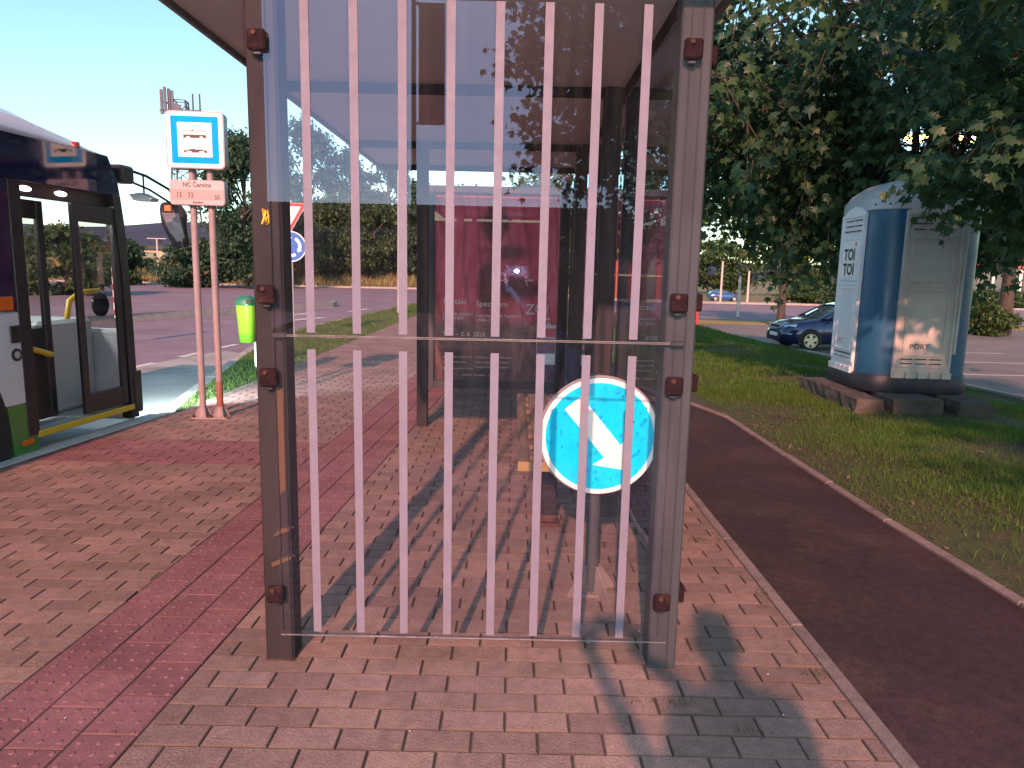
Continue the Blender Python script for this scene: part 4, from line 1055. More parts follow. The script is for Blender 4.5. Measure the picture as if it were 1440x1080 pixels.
def panelface(name, m, axis, par, door):
    """inset white panel with arched top, raised fields and vent slits. axis 'x': on the face x=0 (left), 'y': on the face y=0 (right)"""
    lo, hi = .285, W - .285
    ax = 'x' if axis == 'x' else 'y'
    top = [(hi, 2.0)] + [(lo + (hi - lo) * t, 2.0 + .085 * math.sin(math.pi * t)) for t in (.9, .75, .5, .25, .1)] + [(lo, 2.0)]
    b = MB(); b.prism([(lo, .17), (hi, .17)] + top, -.022, -.001, ax)
    # raised border and fields
    def ring(x0, x1, z0, z1, t, d0, d1):
        b.prism([(x0, z0), (x1, z0), (x1, z0 + t), (x0, z0 + t)], d0, d1, ax); b.prism([(x0, z1 - t), (x1, z1 - t), (x1, z1), (x0, z1)], d0, d1, ax)
        b.prism([(x0, z0 + t + .0005), (x0 + t, z0 + t + .0005), (x0 + t, z1 - t - .0005), (x0, z1 - t - .0005)], d0, d1, ax); b.prism([(x1 - t, z0 + t + .0005), (x1, z0 + t + .0005), (x1, z1 - t - .0005), (x1 - t, z1 - t - .0005)], d0, d1, ax)
    ring(lo + .005, hi - .005, .30, 1.99, .03, -.036, -.0225)
    ring(lo + .09, hi - .09, .42, 1.16, .018, -.034, -.0225)
    ring(lo + .09, hi - .09, 1.24, 1.72, .018, -.034, -.0225)
    b.prism([(lo + .04, 1.185), (hi - .04, 1.185), (hi - .04, 1.20), (lo + .04, 1.20)], -.030, -.0225, ax)
    for k in range(5): b.prism([(lo + .02 + k * .130, .175), (lo + .12 + k * .130, .175), (lo + .12 + k * .130, .245), (lo + .02 + k * .130, .245)], -.045, -.0225, ax)
    o = b.build(name, m, par)
    s = MB()
    for z, n in ((.335, 3), (.385, 3), (1.80, 3), (1.86, 2), (1.92, 2)):
        wdt = (hi - lo - .16) / n
        for k in range(n): s.prism([(lo + .08 + k * wdt, z), (lo + .08 + k * wdt + wdt * .8, z), (lo + .08 + k * wdt + wdt * .8, z + .010), (lo + .08 + k * wdt, z + .010)], -.0375, -.0363 if z < .36 else -.0228, ax)
    s.build('vent_slit', M['toibase'], o)
    return o
dr = panelface('door', M['toiwhite'], 'x', pt, True)
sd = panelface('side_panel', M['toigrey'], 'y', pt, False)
b = MB(); b.box(-.028, -.0228, .40, .85, 1.27, 1.70, .002); sg = b.build('logo_plate', M['white'], dr)
def TL(body, y, z, s, m): return text('lettering', body, s, m, sg, (-.0295, y, z), rot=(rad(90), 0, rad(-90)), align='CENTER', bold=.006)
TL('TOI', .625, 1.475, .185, M['navy']); TL('TOI', .625, 1.305, .185, M['navy'])
b = MB(); b.prism([(.47 + .0 + .02 * math.cos(t), 1.655 + .022 * math.sin(t)) for t in [2 * math.pi * i / 14 for i in range(14)]], -.0305, -.0285, 'x'); b.build('heart_mark', M['redink'], sg)
text('embossed_lettering', 'PORT', .085, M['toigrey'], dr, (-.0235, .76, .50), rot=(rad(90), rad(0), rad(-90)), depth=.002)
text('embossed_lettering', 'PORT', .085, M['slab'], sd, (.45, -.0235, .50), depth=.002)
b = MB(); b.box(W - .28, W - .245, -.03, .0, .45, 1.9, .006); b.build('corner_seam', M['toigrey'], pt)
# concrete blocks under it
ux = Vector((math.cos(TA), math.sin(TA))); uy = Vector((-math.sin(TA), math.cos(TA)))
def block(label, x0, x1, y0, y1, seed):
    rr = random.Random(seed); b = MB(); n = 14
    rings = []
    for i in range(n + 1):
        y = y0 + (y1 - y0) * i / n; j = lambda s: rr.uniform(-s, s)
        rings.append([(x0 + j(.015), y, -.02), (x0 + j(.012), y, .06 + j(.01)), (x0 + .012 + j(.012), y, .138 + j(.006)), (x1 - .012 + j(.012), y, .138 + j(.006)), (x1 + j(.012), y, .06 + j(.01)), (x1 + j(.015), y, -.02)])
    b.loft(rings, smooth=False); o = b.build('concrete_block', M['slab'], None, (3.95, 7.92, 0), (0, 0, TA))
    return tag(o, label, 'concrete block', 'concrete blocks under the portable toilet')
block('long rough concrete block under the left edge of the portable toilet', -.27, .02, -.50, 1.15, 1)
block('middle concrete block under the portable toilet, between two gaps', .13, .66, -.46, 1.2, 2)
block('short concrete block under the right edge of the portable toilet', .80, 1.16, -.50, 1.2, 3)

# ------------------------------------------------------------------ cars
def make_car(name, paint, loc, rz, label, group=None, full=True):
    """hatchback, front at local -x, wheels on z = 0, 4.0 m long"""
    c = empty(name, loc, rz, label, 'car', group)
    def sec(x, zb, zt, hw, tum=.0, n=5):
        r_ = min(.12, (zt - zb) * .35); P = []
        for sgn in (-1, 1):
            pts = [(hw * .93, zb), (hw, zb + .12), (hw + .015, (zb + zt) / 2), (hw - tum * .5, zt - r_), (hw - .10 - tum, zt - .02), (hw * .5, zt + .012)]
            pts = pts if sgn == 1 else pts[::-1]
            P += [(x, sgn * y, z) for y, z in pts]
        return P
    S = [(0.02, .34, .58, .50), (.06, .26, .66, .66), (.18, .20, .76, .77), (.45, .19, .85, .81), (.80, .19, .91, .82), (1.10, .19, .955, .825), (1.30, .19, .985, .825), (2.2, .19, .97, .83), (3.2, .19, .99, .82), (3.7, .22, 1.0, .78), (3.93, .28, .96, .70), (4.0, .36, .80, .6)]
    b = MB(); b.loft([sec(*s, tum=.03) for s in S]); b.build('body', paint, c)
    # greenhouse
    G = [(1.16, .97, .985, .72), (1.50, .97, 1.17, .70), (1.92, .97, 1.385, .66), (2.25, .97, 1.445, .635), (2.8, .97, 1.445, .63), (3.3, .97, 1.39, .62), (3.72, .97, 1.10, .64), (3.85, .97, .99, .66)]
    rr = []
    for x, zb, zt, hw in G:
        rr.append([(x, -.76, zb), (x, -hw - .02, zb + (zt - zb) * .55), (x, -hw + .04, zt - .03), (x, -hw * .6, zt), (x, hw * .6, zt), (x, hw - .04, zt - .03), (x, hw + .02, zb + (zt - zb) * .55), (x, .76, zb)])
    b = MB(); b.loft(rr, closed=False, caps=False); b.build('glazing', M['carglass'], c)
    b = MB()
    rt = []
    for x, zt, hw in ((1.86, 1.372, .60), (2.25, 1.452, .61), (2.8, 1.455, .605), (3.35, 1.395, .59), (3.5, 1.30, .58)):
        rt.append([(x, -hw - .03, zt - .045), (x, -hw + .03, zt + .0), (x, -hw * .5, zt + .012), (x, hw * .5, zt + .012), (x, hw - .03, zt), (x, hw + .03, zt - .045)])
    b.loft(rt, closed=False, caps=False); b.build('roof', paint, c)
    for s in (-1, 1):
        b = MB(); b.tube([(1.12, s * .775, .97), (1.5, s * .735, 1.17), (1.93, s * .685, 1.37)], .028, 6); b.tube([(2.42, s * .745, .98), (2.40, s * .66, 1.41)], .03, 6); b.tube([(3.3, s * .75, .98), (3.38, s * .65, 1.38)], .05, 6); b.build('pillar', paint, c)
        for x in (.80, 3.20):
            b = MB(); b.prism([(x + .37 * math.cos(rad(a)), .30 + .37 * math.sin(rad(a))) for a in range(-20, 201, 11)], s * .70, s * .838, 'y'); b.build('wheel_arch', M['black'], c)
            b = MB(); b.cyl((x, s * .66, .30), (x, s * .842, .30), .30, .30, 28); b.cyl((x, s * .842, .30), (x, s * .855, .30), .30, .27, 28); w_ = b.build('wheel', M['tyre'], c)
            b = MB(); b.prism([(x + .205 * math.cos(rad(a)), .30 + .205 * math.sin(rad(a))) for a in range(0, 360, 15)], s * .856, s * .858, 'y'); b.build('rim_well', M['dark'], w_)
            b = MB()
            for k in range(5):
                a = rad(90 + 72 * k); u = Vector((math.cos(a), math.sin(a))); q = Vector((-u.y, u.x)) 
                pts = [u * .02 + q * .035, u * .19 + q * .062, u * .205 + q * .03, u * .205 - q * .03, u * .19 - q * .062, u * .02 - q * .035]
                b.prism([(x + t.x, .30 + t.y) for t in pts], s * .8585, s * .866, 'y')
            n = 30
            b.prism([(x + .055 * math.cos(2 * math.pi * i / n), .30 + .055 * math.sin(2 * math.pi * i / n)) for i in range(n)], s * .8665, s * .872, 'y')
            ring = [(x + .207 * math.cos(2 * math.pi * i / n), s * .862, .30 + .207 * math.sin(2 * math.pi * i / n)) for i in range(n + 1)]; b.tube(ring, .016, 6)
            b.build('rim', M['rim'], w_)
        if full:
            b = MB(); b.loft([[(.10, s * .50, .60), (.10, s * .50, .70), (.13, s * .50, .74)], [(.16, s * .64, .61), (.17, s * .64, .73), (.20, s * .63, .765)], [(.34, s * .765, .63), (.36, s * .765, .75), (.40, s * .735, .80)]], closed=False, caps=False)
            b.build('headlight', M['lens'], c)
            b = MB(); b.box(1.30, 1.44, min(s * .86, s * 1.0), max(s * .86, s * 1.0), .95, 1.07, .04); b.build('door_mirror', paint, c)
            b = MB(); b.box(2.08, 2.22, min(s * .835, s * .86), max(s * .835, s * .86), .80, .825, .008); b.build('door_handle', paint, c)
            b = MB(); b.box(1.25, 3.0, min(s * .846, s * .853), max(s * .846, s * .853), .505, .53, .003); b.build('side_trim', M['steel_pale'], c)
            b = MB(); b.box(1.195, 1.199, min(s * .84, s * .846), max(s * .84, s * .846), .24, .95, .001); b.box(2.43, 2.434, min(s * .84, s * .848), max(s * .84, s * .848), .24, .97, .001); b.build('door_gap', M['black'], c)
    if full:
        b = MB(); b.prism([(-.26, .60), (.26, .60), (.30, .70), (.24, .735), (-.24, .735), (-.30, .70)], .055, .10, 'x'); g = b.build('grille', M['black'], c)
        b = MB(); b.tube([(.055, -.26, .60), (.065, -.30, .70), (.09, -.24, .74), (.09, 0, .748), (.09, .24, .74), (.065, .30, .70), (.055, .26, .60), (.05, -.26, .60)], .012, 6); b.build('grille_frame', M['rim'], g)
        b = MB(); b.box(-.01, .02, -.26, .26, .40, .51, .004); b.build('number_plate', M['white'], c)
        b = MB(); b.box(-.005, .05, -.45, .45, .28, .37, .01); b.build('lower_intake', M['black'], c)
    return c
make_car('parked_car', M['carblue'], (8.18, 22.35, -.8), rad(4), 'dark blue hatchback with alloy wheels parked behind the portable toilet, nose to the lawn')

def zfar(x, y): return float(baseH(x, y))
make_car('parked_car', M['carmid'], (29.2, 93, zfar(30, 93)), rad(178), 'small mid blue car parked far across the street, left of the pale one', 'cars parked far across the street', False)
make_car('parked_car', M['carsilver'], (34.2, 92, zfar(35, 92)), rad(12), 'pale blue car parked far across the street under the hanging leaves', 'cars parked far across the street', False)
make_car('parked_car', M['carblack'], (39.6, 94, zfar(40, 94)), rad(5), 'dark car parked far across the street, right of the pale one', 'cars parked far across the street', False)

# ------------------------------------------------------------------ foliage
MAPLE = np.array([(0, -.02), (.10, .10), (.36, .06), (.30, .22), (.50, .40), (.30, .46), (.27, .58), (.12, .52), (.0, 1.0), (-.12, .52), (-.27, .58), (-.30, .46), (-.50, .40), (-.30, .22), (-.36, .06), (-.10, .10)])
OVAL = np.array([(0, 0), (.26, .3), (.22, .68), (0, 1.0), (-.22, .68), (-.26, .3)])
def leaves(name, P, dirs, size, m, shape, fold=.25):
    """P base points; dirs = tip direction; random roll"""
    n = len(P); k = len(shape)
    d = dirs / np.linalg.norm(dirs, axis=1, keepdims=True)
    a = RNG.normal(0, 1, (n, 3)); u = np.cross(d, a); u /= np.linalg.norm(u, axis=1, keepdims=True) + 1e-9
    # prefer blades that lie rather flat
    flat_ = np.cross(d, np.array([0, 0, 1.0])); nn = np.linalg.norm(flat_, axis=1, keepdims=True); flat_ = flat_ / (nn + 1e-6)
    u = flat_ + u * .75; u /= np.linalg.norm(u, axis=1, keepdims=True) + 1e-9
    nrm = np.cross(u, d)
    s = size[:, None, None]
    v = P[:, None, :] + s * (shape[None, :, 0, None] * u[:, None, :] + shape[None, :, 1, None] * d[:, None, :] + (-fold * np.abs(shape[None, :, 0, None]) - .18 * shape[None, :, 1, None] ** 2) * nrm[:, None, :])
    return npmesh(name, v.reshape(-1, 3), np.arange(n * k), np.full(n, k), m)

def branch_tree(trunk, crown, n_limb, n_twig, n_leaf, lsize, m, seed, shape=MAPLE, zbot=None, trunk_r=.16, droop=.25):
    """returns (wood MB, leaf arrays). crown=(cx,cy,cz,rx,ry,rz) relative to the trunk foot"""
    rg = np.random.default_rng(seed); b = MB(); cx, cy, cz, rx, ry, rz = crown
    th = trunk; b.tube([(0, 0, -.1), (.02, .01, th * .4), (cx * .12, cy * .12, th)], [trunk_r * 1.25, trunk_r, trunk_r * .85], 12)
    LP, LD = [], []
    for i in range(n_limb):
        az = 2 * math.pi * i / n_limb + rg.uniform(-.3, .3); el = rg.uniform(-.15, 1.0) if i % 3 else rg.uniform(.5, 1.45)
        tip = np.array([cx + rx * math.cos(az) * math.cos(el) * .8, cy + ry * math.sin(az) * math.cos(el) * .8, cz + rz * math.sin(el) * .85])
        st = np.array([cx * .12, cy * .12, th * rg.uniform(.85, 1.0)]); mid = st * .5 + tip * .5 + np.array([0, 0, .12 * rz + .3])
        r0 = trunk_r * .5
        pts = [st, st * .7 + mid * .3 + rg.normal(0, .05, 3), mid, mid * .4 + tip * .6 + rg.normal(0, .1, 3), tip]
        b.tube(pts, [r0, r0 * .8, r0 * .55, r0 * .35, r0 * .12], 7)
        for j in range(n_twig):
            t = rg.uniform(.28, 1.05); q = (1 - t) ** 2 * st + 2 * t * (1 - t) * mid + t * t * tip
            dd = rg.normal(0, 1, 3); dd[2] = dd[2] * .5 - droop; dd /= np.linalg.norm(dd)
            out = q - np.array([cx, cy, cz]); out /= np.linalg.norm(out) + 1e-6; dd = dd + out * .5; dd /= np.linalg.norm(dd)
            ln = rg.uniform(.45, 1.25) * min(rx, rz) * .36; e = q + dd * ln; e[2] -= droop * ln * .5
            if zbot is not None and e[2] < zbot: e[2] = zbot + rg.uniform(0, .25)
            m_ = (q + e) / 2 + np.array([0, 0, .08 * ln])
            b.tube([q, m_, e], [.014 * trunk_r / .16, .010 * trunk_r / .16, .004], 4)
            tt = rg.uniform(.15, 1.05, n_leaf) ** .8
            pp = ((1 - tt) ** 2)[:, None] * q + (2 * tt * (1 - tt))[:, None] * m_ + (tt * tt)[:, None] * e
            pp = pp + rg.normal(0, lsize * .75, (n_leaf, 3))
            ld = rg.normal(0, .6, (n_leaf, 3)) + dd * .7 + np.array([0, 0, -.75]); LP.append(pp); LD.append(ld)
    return b, np.concatenate(LP), np.concatenate(LD)

def make_tree(name, loc, label, trunk, crown, n_limb, n_twig, n_leaf, lsize, m, seed, shape=MAPLE, zbot=None, trunk_r=.16, droop=.25, keep=None, cat='tree', group=None, rz=0):
    t = empty(name, loc, rz, label, cat, group)
    b, P, D = branch_tree(trunk, crown, n_limb, n_twig, n_leaf, lsize, m, seed, shape, zbot, trunk_r, droop)
    if keep is not None:
        ok = keep(P + np.array(loc)); P = P[ok]; D = D[ok]
    Q = P + np.array(loc) - np.array([0, 0, 1.4])
    for lx, ly, lz in ((13.4, 25, 4.72), (15.0, 25, 4.72)):     # leaves cut away along the camera's sight lines to the two lit lamps
        dv = np.array([lx, ly, lz]); dv = dv / np.linalg.norm(dv); tt = Q @ dv
        P = P[np.linalg.norm(Q - tt[:, None] * dv, axis=1) > .017 * tt]; D = D[np.linalg.norm(Q - tt[:, None] * dv, axis=1) > .017 * tt]
        Q = P + np.array(loc) - np.array([0, 0, 1.4])
    b.build('trunk', M['bark'], t)
    sz = lsize * np.random.default_rng(seed + 1).uniform(.65, 1.2, len(P))
    link('crown', leaves('crown', P, D, sz, m, shape), t)
    return t
# A: the big maple whose trunk stands right of the frame, B: behind the toilet, C: behind the camera
make_tree('maple_tree', (5.6, 3.6, -.02), 'large dark maple with lobed leaves hanging into the top right', 2.5, (-.5, .2, 4.6, 4.3, 4.6, 2.7), 18, 54, 27, .165, M['maple'], 21, zbot=2.15, trunk_r=.17, droop=.4,
          keep=lambda P: (P[:, 0] > .72 + .035 * (P[:, 1])) & ~((P[:, 1] > 5.3) & (P[:, 2] < 1.75)) & ~((P[:, 2] < 1.9)) & ~((P[:, 2] > 4.6) & (P[:, 0] < 3.7)), group='maple trees by the path')
make_tree('maple_tree', (6.9, 12.2, -.35), 'low hanging maple behind the portable toilet, leaves reaching down towards the parked car', 2.2, (-1.3, 0, 3.9, 5.6, 4.4, 3.4), 22, 60, 27, .17, M['maple'], 33, zbot=1.15, trunk_r=.18, droop=.55, group='maple trees by the path')
make_tree('maple_tree', (5.3, -2.6, 0), 'maple just behind the viewpoint, shading the near lawn', 2.2, (0, 0, 4.3, 3.3, 3.0, 2.5), 14, 44, 22, .17, M['maple'], 71, zbot=2.1, trunk_r=.14, droop=.3, group='maple trees by the path')  # added out of view so its shade falls on the near lawn
make_tree('maple_tree', (6.6, -16, 0), 'maple standing behind the viewpoint, seen only as a reflection in the shelter glass', 2.6, (0, 0, 5.9, 7.3, 6.0, 5.6), 22, 60, 30, .30, M['maple'], 45, zbot=1.2, trunk_r=.17, droop=.35, group='maple trees by the path')
# a low spray of maple leaves in front of the toilet belongs to a younger tree right of the frame
make_tree('young_maple', (6.35, 5.9, -.1), 'young maple whose low leafy branch hangs in front of the grey toilet side panel', 1.6, (-1.3, .1, 2.65, 1.85, 1.2, 1.35), 15, 36, 27, .13, M['maple'], 58, zbot=1.35, trunk_r=.06, droop=.5)
make_tree('street_tree', (20.6, 30, -.7), 'tree with a forked bare trunk beyond the parking lot at the right edge', 2.6, (0, 0, 5.0, 3.8, 3.4, 2.8), 12, 30, 14, .26, M['maple'], 61, zbot=2.4, trunk_r=.27, droop=.3)
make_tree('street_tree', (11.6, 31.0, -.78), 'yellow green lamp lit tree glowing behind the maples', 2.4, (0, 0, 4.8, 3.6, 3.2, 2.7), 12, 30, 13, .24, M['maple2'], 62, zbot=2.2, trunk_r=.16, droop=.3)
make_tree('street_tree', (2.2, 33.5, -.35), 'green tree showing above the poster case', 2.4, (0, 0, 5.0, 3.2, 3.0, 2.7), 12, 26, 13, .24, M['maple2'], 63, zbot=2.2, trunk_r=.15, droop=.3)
make_tree('street_tree', (7.2, 40, -.6), 'dark tree behind the rear glass wall, between the poster and the red building', 2.4, (0, 0, 5.2, 4.2, 3.0, 3.2), 12, 30, 14, .28, M['maple'], 64, zbot=1.6, trunk_r=.18, droop=.3)

# far trees on the bank: leaf masses built from clumps
def far_tree(name, loc, w, h, label, seed, m=M['farleaf'], n=11000, ls=.36, trunk=.22, low=.12, pointed=.0, group='trees on the bank beyond the street', cat='tree'):
    t = empty(name, loc, 0, label, cat, group); rg = np.random.default_rng(seed)
    b = MB(); b.tube([(0, 0, -.3), (rg.normal(0, .1), rg.normal(0, .1), h * .45), (rg.normal(0, .25), rg.normal(0, .2), h * .92)], [trunk, trunk * .6, .03], 8)
    nc = 34; C = []
    for k in range(nc):
        zt = low + (1 - low) * (k + .5) / nc; prof = math.sin(math.pi * min(.97, (zt - low) / (1 - low) * .88 + .10)) ** .7 * (1 - pointed * zt)
        a = rg.uniform(0, 2 * math.pi); rr_ = math.sqrt(rg.uniform(.1, 1)) * w / 2 * prof
        c = np.array([rr_ * math.cos(a), rr_ * math.sin(a), zt * h]); C.append(c)
        b.tube([(0, 0, max(.2, zt * h * .75)), tuple(c * np.array([.6, .6, 1]) - [0, 0, .1]), tuple(c)], [trunk * .3, trunk * .2, .02], 5)
    C = np.array(C); ci = rg.integers(0, nc, n)
    P = C[ci] + rg.normal(0, 1, (n, 3)) * np.array([w * .085, w * .085, h * .040]) * rg.uniform(.5, 1.15, nc)[ci][:, None]
    P[:, 2] = np.clip(P[:, 2], .05, None)
    b.build('trunk', M['bark'], t)
    D = rg.normal(0, 1, (n, 3)) + np.array([0, 0, -.4])
    link('crown', leaves('crown', P, D, ls * rg.uniform(.6, 1.3, n), m, OVAL), t)
    return t
FT = [
 ('dark broad tree rising behind the bus stop sign', -18.6, 50, 6.0, 10.3, M['farleaf'], 0.05),
 ('tall pointed tree between the first two stripes of the glass', -18.6, 66, 8.5, 12.6, M['farleaf'], .25),
 ('slim tall tree left of the second stripe', -15.4, 68, 5.4, 10.6, M['farleaf'], .3),
 ('round topped tree under the far corner of the shelter roof', -11.6, 66, 7.0, 9.6, M['farleaf'], .15),
 ('low tree filling the gap left of the far shelter post', -8.0, 63, 6.0, 7.2, M['farleaf'], .1),
 ('dense low tree behind the give way sign', -20.8, 60, 7.5, 7.0, M['farleaf'], .05),
 ('bushy tree in the middle of the bank row', -15.2, 61, 6.5, 6.6, M['bushleaf'], .05),
 ('spreading low tree nearest the pale lamp pole', -12.0, 61.5, 6.0, 6.2, M['bushleaf'], .05),
 ('dark dense tree left of the two sign posts', -22.0, 50, 5.5, 3.4, M['farleaf'], .05),
 ('small dark tree beside the front of the bus', -28.6, 52, 3.8, 3.3, M['farleaf'], .1),
 ('thin tree peeking right of the far shelter post', -4.6, 64, 5.2, 7.4, M['farleaf'], .15),
]
for i, (lab, x, y, wd, h, m, po) in enumerate(FT):
    far_tree('bank_tree', (x, y, zfar(x, y) - .05), wd, h, lab, 100 + i, m, 13000 if wd > 5.8 else 9000, .30 if y < 55 else .34, pointed=po)
for i, (lab, x, y, wd, h) in enumerate((('low shrub at the foot of the hill by the beige hut', -35.5, 62, 5, 2.4), ('grey green shrub seen through the bus door', -26.5, 34.6, 5.2, 2.9), ('loose shrub seen through the front door glass of the bus', -21.6, 34.4, 4.4, 3.4), ('round shrub beside the forked tree at the right edge', 19.6, 29.5, 1.8, 1.1), ('low hedge shrub beyond the parking lot', 26, 60, 7, 1.8), ('long low shrub before the white shop', 44, 66, 8, 1.5))):
    far_tree('shrub', (x, y, zfar(x, y) if y > 33 else -.75), wd, h, lab, 200 + i, M['bushleaf'], 5000, .2 if wd < 3 else .3, trunk=.06, low=.05, group='shrubs around the street', cat='shrub')

# ------------------------------------------------------------------ far structures
# lattice antenna mast behind the bus stop sign
z0 = zfar(-36.2, 80); am = empty('antenna_mast', (-36.2, 80, z0), rad(10), 'tall lattice mobile phone mast behind the bus stop sign', 'antenna mast')
HT = 17.4; b = MB()
def wdt(z): return 1.5 - .9 * z / HT
for a in range(4):
    sx, sy = ((1, 1), (1, -1), (-1, -1), (-1, 1))[a]; b.tube([(sx * wdt(0), sy * wdt(0), 0), (sx * wdt(HT), sy * wdt(HT), HT)], .10, 6)
b.build('lattice_leg', M['mast'], am)
b = MB(); n = 12
for k in range(n):
    za, zb = HT * k / n, HT * (k + 1) / n; wa, wb = wdt(za), wdt(zb)
    for (s1, s2) in (((1, 1), (1, -1)), ((1, -1), (-1, -1)), ((-1, -1), (-1, 1)), ((-1, 1), (1, 1))):
        q = (s1, s2) if k % 2 else (s2, s1)
        b.tube([(q[0][0] * wa, q[0][1] * wa, za), (q[1][0] * wb, q[1][1] * wb, zb)], .05, 5); b.tube([(s1[0] * wb, s1[1] * wb, zb), (s2[0] * wb, s2[1] * wb, zb)], .05, 5)
b.build('lattice_brace', M['mast'], am)
b = MB()
for x, y in ((-1.7, -.8), (-1.3, -1.0), (-1.0, -.6), (-.6, -.9)): b.box(x - .14, x + .14, y - .1, y + .1, HT - 1.6, HT + 1.2 - abs(x + 1.2) * .6, .03)
for x in (1.35, 2.05): b.cyl((x, -.5, HT - 2.2), (x, -.5, HT + .7), .09, .09, 8)
b.build('antenna_panel', M['mast'], am)
b = MB(); b.tube([(-2.0, -.6, HT - 1.2), (2.2, -.6, HT - 1.0)], .09, 6); b.tube([(-1.9, -.6, HT - .3), (.2, -.6, HT - .6)], .08, 6); b.cyl((-.2, -1.0, HT - .9), (-.2, -1.2, HT - .9), .42, .42, 14); b.build('antenna_arm', M['mast'], am)
# lamp poles
lp_ = empty('lamp_pole', (-3.67, 23, -.1), 0, 'slim grey lamp pole on the verge, crossing the roof corner', 'lamp pole')
b = MB(); b.tube([(0, 0, 0), (0, 0, 2.5), (0, 0, 8.0)], [.085, .065, .045], 12); b.build('pole', M['pole'], lp_)
b = MB(); b.tube([(0, 0, 7.9), (-.5, .1, 8.15), (-1.4, .2, 8.25)], .035, 8); b.box(-2.0, -1.35, .1, .3, 8.2, 8.32, .04); b.build('lamp_arm', M['pole'], lp_)
lq = empty('lamp_pole', (-29.7, 60, zfar(-29.7, 60)), 0, 'distant pale lamp pole with a crossbar in front of the hill', 'lamp pole')
b = MB(); b.tube([(0, 0, 0), (0, 0, 3.3)], [.08, .06], 10); b.build('pole', M['sapling'], lq)
b = MB(); b.box(-.8, .8, -.05, .05, 3.3, 3.37, .02); b.build('crossbar', M['sapling'], lq)
sp = empty('street_lamp', (14.2, 25, -.8), 0, 'lit double arm street lamp glowing yellow through the maple leaves', 'street lamp')
b = MB(); b.tube([(0, 0, 0), (0, 0, 3), (0, 0, 7.0)], [.09, .07, .05], 12); b.build('pole', M['pole'], sp)
for s in (-1, 1):
    b = MB(); b.tube([(0, 0, 6.9), (s * .4, 0, 7.02), (s * .8, 0, 7.03)], .03, 8); b.box(s * .8 - .25, s * .8 + .25, -.12, .12, 6.98, 7.06, .03); hd = b.build('lamp_head', M['pole'], sp)
    b = MB(); b.loft([[(s * .8 +   .42 * k * math.cos(t), .3 * k * math.sin(t), z) for t in [2 * math.pi * i / 14 for i in range(14)]] for k, z in ((1, 6.978), (.9, 6.86), (.5, 6.76))]); b.build('lamp_glass', M['sodium'], hd)
# buildings
def shop(name, loc, rz, w_, d_, h_, m, label, cat, fascia, fm, nwin, wm, base=.6, sign=None):
    o = empty(name, loc, rz, label, cat)
    b = MB(); b.box(-w_ / 2, w_ / 2, 0, d_, 0, h_, .03); b.build('wall', m, o)
    b = MB(); b.box(-w_ / 2 - .15, w_ / 2 + .15, -.35, d_ + .15, h_ - fascia, h_ + .12, .04); b.build('fascia', fm, o)
    b = MB(); b.box(-w_ / 2 + .1, w_ / 2 - .1, .1, d_ - .1, h_ + .121, h_ + .2, .02); b.build('roof', M['roofdark'], o)
    for k in range(nwin):
        x0 = -w_ / 2 + .5 + (w_ - 1) * k / nwin; x1 = x0 + (w_ - 1) / nwin - .35
        b = MB(); b.box(x0, x1, -.05, -.002, base, h_ - fascia - .35, .02); f_ = b.build('window', M['roofdark'], o)
        b = MB(); b.box(x0 + .08, x1 - .08, -.07, -.051, base + .08, h_ - fascia - .43, .005); b.build('pane', wm, f_)
    return o
rb = shop('red_building', (11.0, 60, -1.3), 0, 5.8, 6, 6.2, M['redfacade'], 'red building with a red fascia behind the rear glass wall of the shelter', 'building', 1.3, M['redfacade'], 4, M['winglass'])
shop('white_shop', (55, 78, -1.75), rad(-8), 12, 9, 5.6, M['wallwhite'], 'white shop front at the right edge beyond the parking lot', 'building', 1.0, M['brick'], 4, M['winglass'])
shop('brick_building', (64, 82, -1.75), rad(-8), 6, 9, 6.5, M['brick'], 'red brick block joined to the right of the white shop', 'building', .6, M['wallwhite'], 2, M['winglass'])
for i, (x, y, wd, h, lab) in enumerate(((22, 120, 13, 8, 'far green tree behind the small mid blue car'), (36, 128, 15, 9, 'wide far tree behind the pale blue car'), (51, 122, 14, 8, 'far tree mostly hidden by the portable toilet'), (9, 118, 14, 9, 'far tree hidden behind the red building'), (80, 130, 18, 10, 'far tree above the white shop'))):
    far_tree('field_tree', (x, y, zfar(x, y)), wd, h, lab, 300 + i, M['bushleaf'], 6000, .7, group='trees across the far field')
shop('beige_hut', (-43, 85, zfar(-43, 85)), rad(10), 3.4, 3, 2.0, M['wallbeige'], 'small beige hut on the far bank between bus mirror and trees', 'hut', .25, M['roofdark'], 1, M['winglass'])
shop('grey_hut', (-38.6, 84, zfar(-38, 84)), 0, 2.6, 2, 1.2, M['pole'], 'small grey cabinet beside the beige hut', 'hut', .15, M['roofdark'], 1, M['winglass'])
# small roadside posts
for i, (x, y, h, lab) in enumerate(((17.3, 60, 3.4, 'white guard post beyond the lawn, the taller one'), (12.3, 39.2, 2.3, 'pale wooden stake at the edge of the street'), (18.9, 58, 2.6, 'thin pale post just right of the white guard post'))):
    b = MB(); b.cyl((0, 0, -.2), (0, 0, h), .10, .08, 10); b.cyl((0, 0, h), (0, 0, h + .06), .08, .03, 10); o = b.build('guard_post', M['sapling'], None, (x, y, zfar(x, y))); tag(o, lab, 'post', 'posts along the street')
rdb = empty('grit_bin', (7.55, 30.2, -.8), 0, 'red roadside box right beside the rear corner of the shelter', 'grit bin')
b = MB(); b.loft([[(-.2, -.2, 0), (.2, -.2, 0), (.2, .2, 0), (-.2, .2, 0)], [(-.22, -.22, .9), (.22, -.22, .9), (.22, .22, .9), (-.22, .22, .9)]], smooth=False); b.build('body', M['redink'], rdb)
